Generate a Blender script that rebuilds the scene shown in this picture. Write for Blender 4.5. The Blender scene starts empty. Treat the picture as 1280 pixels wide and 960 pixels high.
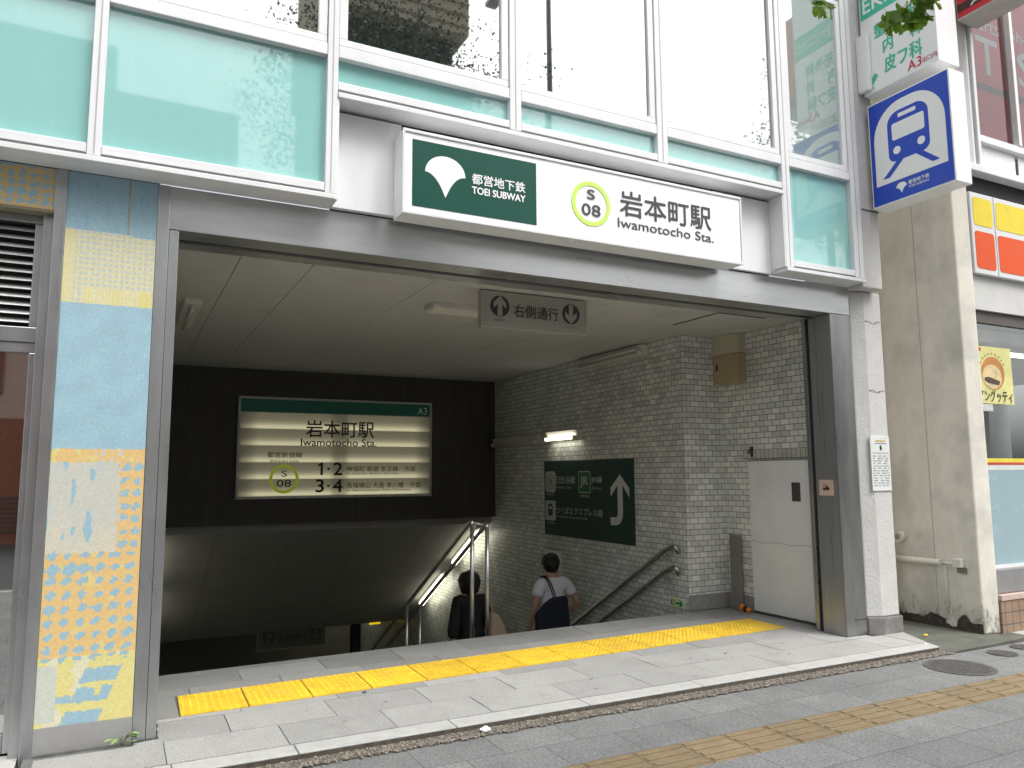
import bpy, bmesh, math, random
from mathutils import Vector, Matrix, noise
random.seed(7)
S = bpy.context.scene
COL = S.collection
R = math.radians

# ------------------------------------------------------------------ camera
cam = bpy.data.cameras.new('camera'); camo = bpy.data.objects.new('camera', cam); COL.objects.link(camo)
cam.sensor_fit = 'HORIZONTAL'; cam.sensor_width = 36.0; cam.lens = 36.0 * 957.6 / 1280.0
cam.clip_start = 0.05; cam.clip_end = 600
yaw, pit, rol = R(26.97), R(6.72), R(-0.345)
f = Vector((math.sin(yaw) * math.cos(pit), math.cos(yaw) * math.cos(pit), math.sin(pit)))
r = Vector((math.cos(yaw), -math.sin(yaw), 0)); u = r.cross(f)
r2 = r * math.cos(rol) + u * math.sin(rol); u2 = -r * math.sin(rol) + u * math.cos(rol)
camo.matrix_world = Matrix(((r2.x, u2.x, -f.x, 0), (r2.y, u2.y, -f.y, -4.89), (r2.z, u2.z, -f.z, 1.45), (0, 0, 0, 1)))
S.camera = camo

# ------------------------------------------------------------------ world, sun, exposure (bright overcast day)
W = bpy.data.worlds.new('World'); S.world = W; W.use_nodes = True
wn, wl = W.node_tree.nodes, W.node_tree.links
for n in list(wn): wn.remove(n)
wo = wn.new('ShaderNodeOutputWorld'); bg = wn.new('ShaderNodeBackground'); sky = wn.new('ShaderNodeTexSky')
hs = wn.new('ShaderNodeHueSaturation')
sky.sky_type = 'NISHITA'; sky.sun_disc = False; sky.sun_elevation = R(58); sky.sun_rotation = R(155)
sky.air_density = 1.0; sky.dust_density = 6.0; sky.ozone_density = 1.0
hs.inputs['Saturation'].default_value = 0.16
bg.inputs['Strength'].default_value = 0.15
wl.new(sky.outputs[0], hs.inputs['Color']); wl.new(hs.outputs[0], bg.inputs['Color']); wl.new(bg.outputs[0], wo.inputs[0])
sl = bpy.data.lights.new('sun', 'SUN'); sl.energy = 1.0; sl.angle = R(35); sl.color = (1.0, 0.97, 0.92)
so = bpy.data.objects.new('sun', sl); COL.objects.link(so)
az, el = R(155), R(58)
sd = Vector((math.sin(az) * math.cos(el), math.cos(az) * math.cos(el), math.sin(el)))
so.rotation_euler = sd.to_track_quat('Z', 'Y').to_euler(); so.location = (0, -20, 30)
S.view_settings.view_transform = 'Standard'; S.view_settings.look = 'None'
S.view_settings.gamma = 1.0; S.view_settings.use_curve_mapping = False
S.view_settings.exposure = 0.90

# ------------------------------------------------------------------ materials
MATS = {}
def mat(name, col, rough=0.6, metal=0.0, var=0.08, vscale=6.0, bump=0.0, bscale=60.0, emit=None, es=0.0, spec=0.5,
        dirt=0.0, dirtcol=(0.05, 0.045, 0.04), stretch=(1, 1, 1), coat=0.0):
    if name in MATS: return MATS[name]
    m = bpy.data.materials.new(name); m.use_nodes = True; MATS[name] = m
    nt = m.node_tree; N, L = nt.nodes, nt.links
    b = N['Principled BSDF']
    b.inputs['Roughness'].default_value = rough; b.inputs['Metallic'].default_value = metal
    b.inputs['Specular IOR Level'].default_value = spec
    if coat: b.inputs['Coat Weight'].default_value = coat; b.inputs['Coat Roughness'].default_value = 0.03
    tc = N.new('ShaderNodeNewGeometry'); mp = N.new('ShaderNodeMapping'); mp.inputs['Scale'].default_value = stretch
    L.new(tc.outputs['Position'], mp.inputs['Vector'])
    last = None
    if var:
        n1 = N.new('ShaderNodeTexNoise'); n1.inputs['Scale'].default_value = vscale; n1.inputs['Detail'].default_value = 6
        n1.inputs['Roughness'].default_value = 0.65
        L.new(mp.outputs[0], n1.inputs['Vector'])
        rp = N.new('ShaderNodeMapRange'); rp.inputs['From Min'].default_value = 0.3; rp.inputs['From Max'].default_value = 0.7
        rp.inputs['To Min'].default_value = 1 - var; rp.inputs['To Max'].default_value = 1 + var
        L.new(n1.outputs['Fac'], rp.inputs['Value'])
        mx = N.new('ShaderNodeMix'); mx.data_type = 'RGBA'; mx.blend_type = 'MULTIPLY'; mx.inputs['Factor'].default_value = 1
        mx.inputs['A'].default_value = (*col, 1); L.new(rp.outputs[0], mx.inputs['B']); last = mx.outputs['Result']
        r3 = N.new('ShaderNodeMapRange'); r3.inputs['To Min'].default_value = max(0.02, rough - 0.1 * (rough > .15)); r3.inputs['To Max'].default_value = rough + 0.1 * (rough > .15)
        L.new(n1.outputs['Fac'], r3.inputs['Value']); L.new(r3.outputs[0], b.inputs['Roughness'])
    if dirt:
        n2 = N.new('ShaderNodeTexNoise'); n2.inputs['Scale'].default_value = 2.3; n2.inputs['Detail'].default_value = 9; n2.inputs['Roughness'].default_value = 0.72
        L.new(mp.outputs[0], n2.inputs['Vector'])
        rr = N.new('ShaderNodeMapRange'); rr.inputs['From Min'].default_value = 0.52; rr.inputs['From Max'].default_value = 0.72
        rr.inputs['To Max'].default_value = dirt
        L.new(n2.outputs['Fac'], rr.inputs['Value'])
        m2 = N.new('ShaderNodeMix'); m2.data_type = 'RGBA'; L.new(rr.outputs[0], m2.inputs['Factor'])
        if last: L.new(last, m2.inputs['A'])
        else: m2.inputs['A'].default_value = (*col, 1)
        m2.inputs['B'].default_value = (*dirtcol, 1); last = m2.outputs['Result']
    if last: L.new(last, b.inputs['Base Color'])
    else: b.inputs['Base Color'].default_value = (*col, 1)
    if bump:
        n3 = N.new('ShaderNodeTexNoise'); n3.inputs['Scale'].default_value = bscale; n3.inputs['Detail'].default_value = 5
        L.new(mp.outputs[0], n3.inputs['Vector'])
        bp = N.new('ShaderNodeBump'); bp.inputs['Strength'].default_value = bump; bp.inputs['Distance'].default_value = 0.01
        L.new(n3.outputs['Fac'], bp.inputs['Height']); L.new(bp.outputs[0], b.inputs['Normal'])
    if emit: b.inputs['Emission Color'].default_value = (*emit, 1); b.inputs['Emission Strength'].default_value = es
    return m

def slabmat(name, col, dirtcol):
    m = mat(name, col, 0.7, 0, 0.10, 2.2, bump=0.12, bscale=220, dirt=0.5, dirtcol=dirtcol)
    nt = m.node_tree; N, L = nt.nodes, nt.links; b = N['Principled BSDF']; src = b.inputs['Base Color'].links[0].from_socket
    g = N.new('ShaderNodeNewGeometry'); n2 = N.new('ShaderNodeTexNoise'); n2.inputs['Scale'].default_value = 85; n2.inputs['Detail'].default_value = 3
    L.new(g.outputs['Position'], n2.inputs['Vector'])
    r1 = N.new('ShaderNodeMapRange'); r1.inputs['From Min'].default_value = .25; r1.inputs['From Max'].default_value = .75; r1.inputs['To Min'].default_value = .72; r1.inputs['To Max'].default_value = 1.28; L.new(n2.outputs['Fac'], r1.inputs['Value'])
    rr = N.new('ShaderNodeMapRange'); rr.inputs['To Min'].default_value = .84; rr.inputs['To Max'].default_value = 1.14; L.new(g.outputs['Random Per Island'], rr.inputs['Value'])
    mm = N.new('ShaderNodeMath'); mm.operation = 'MULTIPLY'; L.new(r1.outputs[0], mm.inputs[0]); L.new(rr.outputs[0], mm.inputs[1])
    mx = N.new('ShaderNodeMix'); mx.data_type = 'RGBA'; mx.blend_type = 'MULTIPLY'; mx.inputs['Factor'].default_value = 1; L.new(src, mx.inputs['A']); L.new(mm.outputs[0], mx.inputs['B']); L.new(mx.outputs['Result'], b.inputs['Base Color'])
    return m

def brickmat(name, c1, c2, mortar, bw, bh, ms, rough=0.35, off=0.5, var=0.25, bump=0.4, tint=None, dirt=0.3, noise_bump=0.0, grain=170, gamp=.22, ox=0.0, oy=0.0):
    m = bpy.data.materials.new(name); m.use_nodes = True; MATS[name] = m
    nt = m.node_tree; N, L = nt.nodes, nt.links; b = N['Principled BSDF']
    uv = N.new('ShaderNodeTexCoord'); mp = N.new('ShaderNodeMapping'); mp.inputs['Location'].default_value = (ox, oy, 0)
    L.new(uv.outputs['UV'], mp.inputs['Vector'])
    br = N.new('ShaderNodeTexBrick'); br.inputs['Scale'].default_value = 1.0
    br.inputs['Brick Width'].default_value = bw; br.inputs['Row Height'].default_value = bh
    br.inputs['Mortar Size'].default_value = ms; br.inputs['Mortar Smooth'].default_value = 0.15; br.offset = off; br.offset_frequency = 2
    br.inputs['Color1'].default_value = (*c1, 1); br.inputs['Color2'].default_value = (*c2, 1); br.inputs['Mortar'].default_value = (*mortar, 1)
    L.new(mp.outputs[0], br.inputs['Vector'])
    g = N.new('ShaderNodeNewGeometry')
    n1 = N.new('ShaderNodeTexNoise'); n1.inputs['Scale'].default_value = 1.7; n1.inputs['Detail'].default_value = 8; n1.inputs['Roughness'].default_value = 0.7
    L.new(g.outputs['Position'], n1.inputs['Vector'])
    rp = N.new('ShaderNodeMapRange'); rp.inputs['From Min'].default_value = 0.32; rp.inputs['From Max'].default_value = 0.68
    rp.inputs['To Min'].default_value = 1 - var; rp.inputs['To Max'].default_value = 1 + var * 0.5
    L.new(n1.outputs['Fac'], rp.inputs['Value'])
    n2 = N.new('ShaderNodeTexNoise'); n2.inputs['Scale'].default_value = grain; n2.inputs['Detail'].default_value = 3
    L.new(g.outputs['Position'], n2.inputs['Vector'])
    r2_ = N.new('ShaderNodeMapRange'); r2_.inputs['From Min'].default_value = 0.25; r2_.inputs['From Max'].default_value = 0.75
    r2_.inputs['To Min'].default_value = 1 - gamp; r2_.inputs['To Max'].default_value = 1 + gamp
    L.new(n2.outputs['Fac'], r2_.inputs['Value'])
    mm = N.new('ShaderNodeMath'); mm.operation = 'MULTIPLY'; L.new(rp.outputs[0], mm.inputs[0]); L.new(r2_.outputs[0], mm.inputs[1])
    mx = N.new('ShaderNodeMix'); mx.data_type = 'RGBA'; mx.blend_type = 'MULTIPLY'; mx.inputs['Factor'].default_value = 1
    L.new(br.outputs['Color'], mx.inputs['A']); L.new(mm.outputs[0], mx.inputs['B'])
    last = mx.outputs['Result']
    if dirt:
        n4 = N.new('ShaderNodeTexNoise'); n4.inputs['Scale'].default_value = 3.1; n4.inputs['Detail'].default_value = 10; n4.inputs['Roughness'].default_value = 0.75
        L.new(g.outputs['Position'], n4.inputs['Vector'])
        r4 = N.new('ShaderNodeMapRange'); r4.inputs['From Min'].default_value = 0.55; r4.inputs['From Max'].default_value = 0.75; r4.inputs['To Max'].default_value = dirt
        L.new(n4.outputs['Fac'], r4.inputs['Value'])
        m4 = N.new('ShaderNodeMix'); m4.data_type = 'RGBA'; L.new(r4.outputs[0], m4.inputs['Factor']); L.new(last, m4.inputs['A'])
        m4.inputs['B'].default_value = (mortar[0], mortar[1], mortar[2], 1); last = m4.outputs['Result']
    L.new(last, b.inputs['Base Color'])
    b.inputs['Roughness'].default_value = rough
    bp = N.new('ShaderNodeBump'); bp.inputs['Strength'].default_value = bump; bp.inputs['Distance'].default_value = 0.004; bp.invert = True
    L.new(br.outputs['Fac'], bp.inputs['Height'])
    if noise_bump:
        b2 = N.new('ShaderNodeBump'); b2.inputs['Strength'].default_value = noise_bump; b2.inputs['Distance'].default_value = 0.004
        L.new(n2.outputs['Fac'], b2.inputs['Height']); L.new(bp.outputs[0], b2.inputs['Normal']); L.new(b2.outputs[0], b.inputs['Normal'])
    else: L.new(bp.outputs[0], b.inputs['Normal'])
    return m

def glassmat(name, refl, base, refl_tint=(0.95, 0.98, 0.98), transp=0.0, rough=0.02):
    m = bpy.data.materials.new(name); m.use_nodes = True; MATS[name] = m
    nt = m.node_tree; N, L = nt.nodes, nt.links
    out = N['Material Output']; b = N['Principled BSDF']; b.inputs['Base Color'].default_value = (*base, 1); b.inputs['Roughness'].default_value = 0.5
    b.inputs['Specular IOR Level'].default_value = 0.0
    gl = N.new('ShaderNodeBsdfGlossy'); gl.inputs['Color'].default_value = (*refl_tint, 1); gl.inputs['Roughness'].default_value = rough
    fr = N.new('ShaderNodeFresnel'); fr.inputs['IOR'].default_value = 1.5
    g = N.new('ShaderNodeNewGeometry'); nz = N.new('ShaderNodeTexNoise'); nz.inputs['Scale'].default_value = 0.9; nz.inputs['Detail'].default_value = 1
    bp = N.new('ShaderNodeBump'); bp.inputs['Strength'].default_value = 0.02; bp.inputs['Distance'].default_value = 0.05
    L.new(g.outputs['Position'], nz.inputs['Vector']); L.new(nz.outputs['Fac'], bp.inputs['Height']); L.new(bp.outputs[0], gl.inputs['Normal'])
    ad = N.new('ShaderNodeMath'); ad.operation = 'ADD'; ad.use_clamp = True; ad.inputs[1].default_value = refl; L.new(fr.outputs[0], ad.inputs[0])
    mx = N.new('ShaderNodeMixShader'); L.new(ad.outputs[0], mx.inputs[0]); L.new(gl.outputs[0], mx.inputs[2])
    if transp:
        tr = N.new('ShaderNodeBsdfTransparent'); tr.inputs['Color'].default_value = (0.85, 0.92, 0.9, 1)
        m2 = N.new('ShaderNodeMixShader'); m2.inputs[0].default_value = transp; L.new(b.outputs[0], m2.inputs[1]); L.new(tr.outputs[0], m2.inputs[2])
        L.new(m2.outputs[0], mx.inputs[1])
    else: L.new(b.outputs[0], mx.inputs[1])
    L.new(mx.outputs[0], out.inputs['Surface'])
    return m

ALU = mat('painted_aluminium', (0.72, 0.73, 0.74), 0.35, 0.0, 0.05, 4, dirt=0.10, dirtcol=(.35, .34, .32), stretch=(1, 1, .4))
ALUD = mat('aluminium_shadow_gap', (0.10, 0.10, 0.10), 0.6, 0, 0.1)
WHITEP = mat('white_panel', (0.74, 0.75, 0.76), 0.35, 0.0, 0.04, 3, dirt=0.12, dirtcol=(.4, .39, .37), stretch=(1.6, 1, .35))
STEEL = mat('brushed_steel', (0.49, 0.50, 0.50), 0.30, 0.72, 0.16, 3, stretch=(.3, 1, 2.0), dirt=0.0)
STEELV = mat('brushed_steel_column', (0.405, 0.42, 0.425), 0.30, 0.80, 0.10, 5, stretch=(1.5, 1.5, .4))
STEELM = mat('mirror_steel', (0.33, 0.34, 0.34), 0.30, 0.55, 0.12, 6, stretch=(3, 3, .15))
STEELC = mat('front_column_steel', (0.30, 0.305, 0.30), 0.30, 0.85, 0.22, 2.5, stretch=(2.5, 1, .5), dirt=.18, dirtcol=(.2, .2, .2))
PIPE = mat('handrail_steel', (0.46, 0.46, 0.44), 0.30, 1.0, 0.05)
DARKGAP = mat('dark_groove', (0.012, 0.012, 0.012), 0.7, 0, 0)
AQUA = mat('aqua_glass_panel', (0.275, 0.545, 0.52), 0.03, 0.0, 0.03, 1.2, spec=0.8, coat=0.7, dirt=.22, dirtcol=(.42, .58, .57), stretch=(3.5, 1, .45))
WINR = glassmat('reflective_window', 0.46, (0.02, 0.025, 0.025))
WING = glassmat('side_window', 0.30, (0.28, 0.36, 0.34))
DOORG = glassmat('door_glass', 0.55, (0.02, 0.02, 0.02), (0.9, 0.88, 0.85))
SHOPG = glassmat('shop_glass', 0.14, (0.02, 0.03, 0.03), transp=0.85)
CEILM = mat('ceiling_board', (0.475, 0.482, 0.465), 0.8, 0, 0.06, 2.0, dirt=0.25, dirtcol=(.35, .35, .33))
HEADER = mat('dark_header', (0.045, 0.041, 0.036), 0.55, 0, 0.35, 6, stretch=(3, 1, .25))
SOFFM = mat('soffit_board', (0.36, 0.355, 0.335), 0.7, 0, 0.08, 2)
TILE = brickmat('glazed_wall_tile', (0.80, 0.83, 0.80), (0.56, 0.59, 0.56), (0.12, 0.125, 0.115), 0.1145, 0.0605, 0.0032, 0.35, var=0.20, bump=0.5, dirt=0.25)
SOLDIER = brickmat('soldier_tile', (0.60, 0.61, 0.57), (0.46, 0.47, 0.44), (0.09, 0.09, 0.085), 0.0605, 0.2, 0.0035, 0.35, off=0.0, var=0.2, bump=0.5)
BASEC = mat('concrete_skirting', (0.27, 0.27, 0.255), 0.8, 0, 0.15, 12, bump=0.2, bscale=120)
GRANITE = slabmat('granite_slab', (0.325, 0.325, 0.312), (.19, .19, .18))
GRANITED = slabmat('granite_slab_dark', (0.255, 0.257, 0.248), (.16, .16, .15))
KERBG = mat('pale_granite_kerb', (0.42, 0.42, 0.405), 0.75, 0, 0.12, 14, bump=0.15, bscale=200, dirt=0.35, dirtcol=(.3, .3, .28))
JOINT = mat('mortar_joint', (0.13, 0.13, 0.125), 0.9, 0, 0.2, 30)
PAVER = brickmat('grey_pavers', (0.200, 0.206, 0.203), (0.163, 0.168, 0.166), (0.075, 0.077, 0.075), 0.463, 0.3135, 0.003, 0.8, var=0.2, grain=70, gamp=.4, bump=0.4, dirt=0.35, noise_bump=0.35, ox=-0.07, oy=0.0755)
GUIDE = mat('brown_guide_tile', (0.215, 0.163, 0.092), 0.8, 0, 0.2, 14, bump=0.25, bscale=150, dirt=0.3, dirtcol=(.14, .12, .09))
YELLOW = mat('yellow_tactile_tile', (0.76, 0.49, 0.03), 0.6, 0, 0.16, 7, bump=0.08, bscale=80, dirt=0.5, dirtcol=(.40, .29, .08))
def objvar(m, a):
    N, L = m.node_tree.nodes, m.node_tree.links; b = N['Principled BSDF']; src = b.inputs['Base Color'].links[0].from_socket
    oi = N.new('ShaderNodeObjectInfo'); r_ = N.new('ShaderNodeMapRange'); r_.inputs['To Min'].default_value = 1 - a; r_.inputs['To Max'].default_value = 1 + a * .6; L.new(oi.outputs['Random'], r_.inputs['Value'])
    mx = N.new('ShaderNodeMix'); mx.data_type = 'RGBA'; mx.blend_type = 'MULTIPLY'; mx.inputs['Factor'].default_value = 1; L.new(src, mx.inputs['A']); L.new(r_.outputs[0], mx.inputs['B']); L.new(mx.outputs['Result'], b.inputs['Base Color'])
objvar(YELLOW, .12); objvar(GUIDE, .12)
GRAVEL = mat('gutter_gravel', (0.12, 0.105, 0.085), 0.9, 0, 0.75, 75, bump=1.0, bscale=70, dirt=0.4, dirtcol=(.05, .045, .04))
CONC = mat('white_painted_concrete', (0.55, 0.545, 0.53), 0.85, 0, 0.06, 5, bump=0.5, bscale=38, dirt=0.22, dirtcol=(.42, .40, .36))
CONCN = mat('cream_concrete', (0.74, 0.71, 0.625), 0.9, 0, 0.10, 3, bump=0.25, bscale=30, dirt=0.35, dirtcol=(.50, .485, .44), stretch=(1, 1, .5))
CONCB = mat('dirty_concrete_base', (0.19, 0.185, 0.175), 0.9, 0, 0.25, 7, bump=0.3, bscale=40, dirt=0.6, dirtcol=(.06, .06, .055))
ASPH = mat('asphalt', (0.055, 0.055, 0.057), 0.9, 0, 0.25, 30, bump=0.4, bscale=90)
SIGNW = mat('sign_white', (0.86, 0.87, 0.87), 0.25, 0, 0.02, 2, dirt=0.06, dirtcol=(.6, .6, .58))
SIGNG = mat('sign_green', (0.005, 0.070, 0.050), 0.4, 0, 0.03, spec=.25)
SIGNGD = mat('wall_sign_green', (0.008, 0.040, 0.034), 0.5, 0, 0.06)
LIME = mat('lime_ring', (0.55, 0.78, 0.12), 0.35, 0, 0.0)
INK = mat('dark_lettering', (0.04, 0.04, 0.045), 0.4, 0, 0.0)
INKW = mat('white_lettering', (0.85, 0.86, 0.85), 0.4, 0, 0.0)
BLUE = mat('sign_blue', (0.015, 0.065, 0.50), 0.3, 0, 0.03)
MINT = mat('clinic_green', (0.05, 0.52, 0.34), 0.35, 0, 0.02)
REDL = mat('red_lettering', (0.55, 0.02, 0.04), 0.4, 0, 0.0)
GREYW = mat('grey_wall_lettering', (0.46, 0.48, 0.47), 0.5, 0, 0.05)

# ------------------------------------------------------------------ mesh helpers (everything is written in world metres)
def newbm(): return bmesh.new()
def box(bm, x0, x1, y0, y1, z0, z1):
    if x0 > x1: x0, x1 = x1, x0
    if y0 > y1: y0, y1 = y1, y0
    if z0 > z1: z0, z1 = z1, z0
    v = [bm.verts.new(p) for p in ((x0, y0, z0), (x1, y0, z0), (x1, y1, z0), (x0, y1, z0), (x0, y0, z1), (x1, y0, z1), (x1, y1, z1), (x0, y1, z1))]
    for q in ((3, 2, 1, 0), (4, 5, 6, 7), (0, 1, 5, 4), (1, 2, 6, 5), (2, 3, 7, 6), (3, 0, 4, 7)): bm.faces.new([v[i] for i in q])
    return bm
def bx(*a): return box(newbm(), *a)
def poly(bm, pts, ext):                       # closed outline + extrusion vector
    ext = Vector(ext); a = [bm.verts.new(p) for p in pts]; b = [bm.verts.new(Vector(p) + ext) for p in pts]; n = len(pts)
    bm.faces.new(a); bm.faces.new(b[::-1])
    for i in range(n): bm.faces.new((a[i], b[i], b[(i + 1) % n], a[(i + 1) % n]))
    bmesh.ops.recalc_face_normals(bm, faces=bm.faces[:])
    return bm
def tube(bm, path, rad, seg=10, cap=True):
    path = [Vector(p) for p in path]; rings = []
    for i, p in enumerate(path):
        d = (path[min(i + 1, len(path) - 1)] - path[max(i - 1, 0)]).normalized()
        a = d.orthogonal().normalized() if i == 0 else (rings[-1][1] - d * rings[-1][1].dot(d)).normalized()
        b = d.cross(a); rr = rad[i] if isinstance(rad, (list, tuple)) else rad
        rings.append(([bm.verts.new(p + a * math.cos(t) * rr + b * math.sin(t) * rr) for t in (2 * math.pi * k / seg for k in range(seg))], a))
    for i in range(len(rings) - 1):
        A, B = rings[i][0], rings[i + 1][0]
        for k in range(seg): fc = bm.faces.new((A[k], A[(k + 1) % seg], B[(k + 1) % seg], B[k])); fc.smooth = True
    if cap: bm.faces.new(rings[0][0][::-1]); bm.faces.new(rings[-1][0])
    return bm
def smoothpath(pts, n=6):
    pts = [Vector(p) for p in pts]; out = []
    for i in range(len(pts) - 1):
        p0 = pts[max(i - 1, 0)]; p1 = pts[i]; p2 = pts[i + 1]; p3 = pts[min(i + 2, len(pts) - 1)]
        for k in range(n):
            t = k / n
            out.append(0.5 * ((2 * p1) + (p2 - p0) * t + (2 * p0 - 5 * p1 + 4 * p2 - p3) * t * t + (3 * p1 - p0 - 3 * p2 + p3) * t ** 3))
    out.append(pts[-1]); return out
def obj(name, bm, m, parent=None, bevel=0.0, label=None, uv=True, smooth=False):
    me = bpy.data.meshes.new(name)
    off = Vector((0, 0, 0)); q = parent
    while q is not None: off = off + q.location; q = q.parent
    if uv:
        ul = bm.loops.layers.uv.new('UVMap')
        bm.normal_update()
        for fc in bm.faces:
            n = fc.normal; ax = max(range(3), key=lambda i: abs(n[i]))
            for lp in fc.loops:
                c = lp.vert.co
                lp[ul].uv = (c.y, c.z) if ax == 0 else ((c.x, c.z) if ax == 1 else (c.x, c.y))
    for v in bm.verts: v.co -= off
    if smooth:
        for fc in bm.faces: fc.smooth = True
    bm.to_mesh(me); bm.free()
    for mm in (m if isinstance(m, (list, tuple)) else [m]): me.materials.append(mm)
    o = bpy.data.objects.new(name, me); COL.objects.link(o)
    if parent is not None: o.parent = parent
    if bevel:
        b = o.modifiers.new('bevel', 'BEVEL'); b.width = bevel; b.segments = 2; b.limit_method = 'ANGLE'; b.angle_limit = R(40)
    if label: o['label'] = label
    return o
def sheet(x0, x1, y, z0, z1):
    bm = newbm(); bm.faces.new([bm.verts.new(p) for p in ((x0, y, z0), (x1, y, z0), (x1, y, z1), (x0, y, z1))]); return bm
def thing(name, label, cat, loc, group=None):
    o = bpy.data.objects.new(name, None); COL.objects.link(o); o.location = loc; o.empty_display_size = 0.1
    o['label'] = label; o['category'] = cat
    if group: o['group'] = group
    return o
def tag(o, label, cat, group=None):
    o['label'] = label; o['category'] = cat
    if group: o['group'] = group
    return o
def struct(o): o['kind'] = 'structure'; return o

_tc = {}
def glyphs(body, bold):
    key = body
    if key not in _tc:
        c = bpy.data.curves.new('lettering', 'FONT'); c.body = body; c.resolution_u = 4
        o = bpy.data.objects.new('lettering', c); COL.objects.link(o)
        me = bpy.data.meshes.new_from_object(o.evaluated_get(bpy.context.evaluated_depsgraph_get()))
        V = [(v.co.x, v.co.y) for v in me.vertices]; Fc = [tuple(p.vertices) for p in me.polygons]
        bpy.data.objects.remove(o); bpy.data.curves.remove(c); bpy.data.meshes.remove(me)
        _tc[key] = (V, Fc)
    return _tc[key]
class Face:                                   # a flat sign face: origin at lower left as read, right, up
    def __init__(s, org, right, up): s.o = Vector(org); s.r = Vector(right); s.u = Vector(up); s.n = s.r.cross(s.u)
    def p(s, a, b, h): return s.o + s.r * a + s.u * b + s.n * h
    def shape(s, name, pts, m, parent, h=0.002, t=0.0015, label=None):
        bm = poly(newbm(), [s.p(a, b, h - t) for a, b in pts], s.n * t)
        return obj(name, bm, m, parent, label=label)
    def rect(s, name, a0, b0, a1, b1, m, parent, h=0.002, t=0.0015, rad=0.0):
        return s.shape(name, rrect(a0, b0, a1, b1, rad), m, parent, h, t)
    def text(s, body, a0, b0, a1, b1, m, parent, h=0.003, bold=0.0, name='lettering', rng=None, sx=0.0):
        if body.count(' ') == 1 and rng is None:          # two words: one piece each
            V = glyphs(body, 0)[0]; xs = [v[0] for v in V]; ys = [v[1] for v in V]; rg = (min(xs), max(xs), min(ys), max(ys)); a, b = body.split(' ')
            s.text(a, a0, b0, a1, b1, m, parent, h, bold, name, rg); s.text(b, a0, b0, a1, b1, m, parent, h, bold, name, rg, max(xs) - max(v[0] for v in glyphs(b, 0)[0])); return
        if body in ('08', 'A3'):                                # two characters: one piece each
            w = [max(v[0] for v in glyphs(c, 0)[0]) - min(v[0] for v in glyphs(c, 0)[0]) for c in body]; gp = .16 * sum(w) / 2; k = (a1 - a0) / (sum(w) + gp)
            s.text(body[0], a0, b0, a0 + w[0] * k, b1, m, parent, h, bold, name); s.text(body[1], a1 - w[1] * k, b0, a1, b1, m, parent, h, bold, name); return
        V, Fc = glyphs(body, bold); V = [(x + sx, y) for x, y in V]
        xs = [v[0] for v in V]; ys = [v[1] for v in V]; x0, x1, y0, y1 = rng or (min(xs), max(xs), min(ys), max(ys))
        bm = newbm()
        d = bold * (b1 - b0) * .75
        for k, (dx, dy) in enumerate([(0, 0)] if not bold else [(0, 0), (d, 0), (-d, 0), (0, d), (0, -d), (.7 * d, .7 * d), (-.7 * d, -.7 * d)]):
            vs = [bm.verts.new(s.p(a0 + dx + (x - x0) / (x1 - x0) * (a1 - a0), b0 + dy + (y - y0) / (y1 - y0) * (b1 - b0), h + k * .00012)) for x, y in V]
            for q in Fc:
                try: bm.faces.new([vs[i] for i in q])
                except ValueError: pass
        return obj(name, bm, m, parent)
def rrect(a0, b0, a1, b1, rad, n=6):
    if rad <= 0: return [(a0, b0), (a1, b0), (a1, b1), (a0, b1)]
    out = []
    for cxx, cyy, st in ((a1 - rad, b0 + rad, -90), (a1 - rad, b1 - rad, 0), (a0 + rad, b1 - rad, 90), (a0 + rad, b0 + rad, 180)):
        for k in range(n + 1): t = R(st + 90 * k / n); out.append((cxx + rad * math.cos(t), cyy + rad * math.sin(t)))
    return out
def disc(cx, cy, rx, ry=None, n=40): ry = ry or rx; return [(cx + rx * math.cos(2 * math.pi * k / n), cy + ry * math.sin(2 * math.pi * k / n)) for k in range(n)]
def ring(F_, name, cx, cy, ro, ri, m, parent, h=0.003):
    bm = newbm(); n = 48
    A = [bm.verts.new(F_.p(cx + ro * math.cos(2 * math.pi * k / n), cy + ro * math.sin(2 * math.pi * k / n), h)) for k in range(n)]
    B = [bm.verts.new(F_.p(cx + ri * math.cos(2 * math.pi * k / n), cy + ri * math.sin(2 * math.pi * k / n), h)) for k in range(n)]
    for k in range(n): bm.faces.new((A[k], A[(k + 1) % n], B[(k + 1) % n], B[k]))
    return obj(name, bm, m, parent)
def leaf_emblem(cx, top, w, hgt):             # fan shaped leaf with a pointed stem
    pts = []; yt = top - hgt * 0.44
    for k in range(25):
        t = math.pi * k / 24; pts.append((cx + w / 2 * math.cos(t), yt + hgt * 0.44 * math.sin(t)))
    lo = top - hgt
    for k in range(1, 9):
        t = k / 9; pts.append((cx - w / 2 * (1 - t) ** 1.15 - .035 * w * t * (1 - t * .6) , yt - 0.10 * hgt * math.sin(math.pi * min(1, t * 1.0)) * 0 - (hgt * .56) * (t ** 2.0)))
    pts.append((cx, lo))
    for k in range(8, 0, -1):
        t = k / 9; pts.append((cx + w / 2 * (1 - t) ** 1.15 + .035 * w * t * (1 - t * .6), yt - (hgt * .56) * (t ** 2.0)))
    return pts

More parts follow.
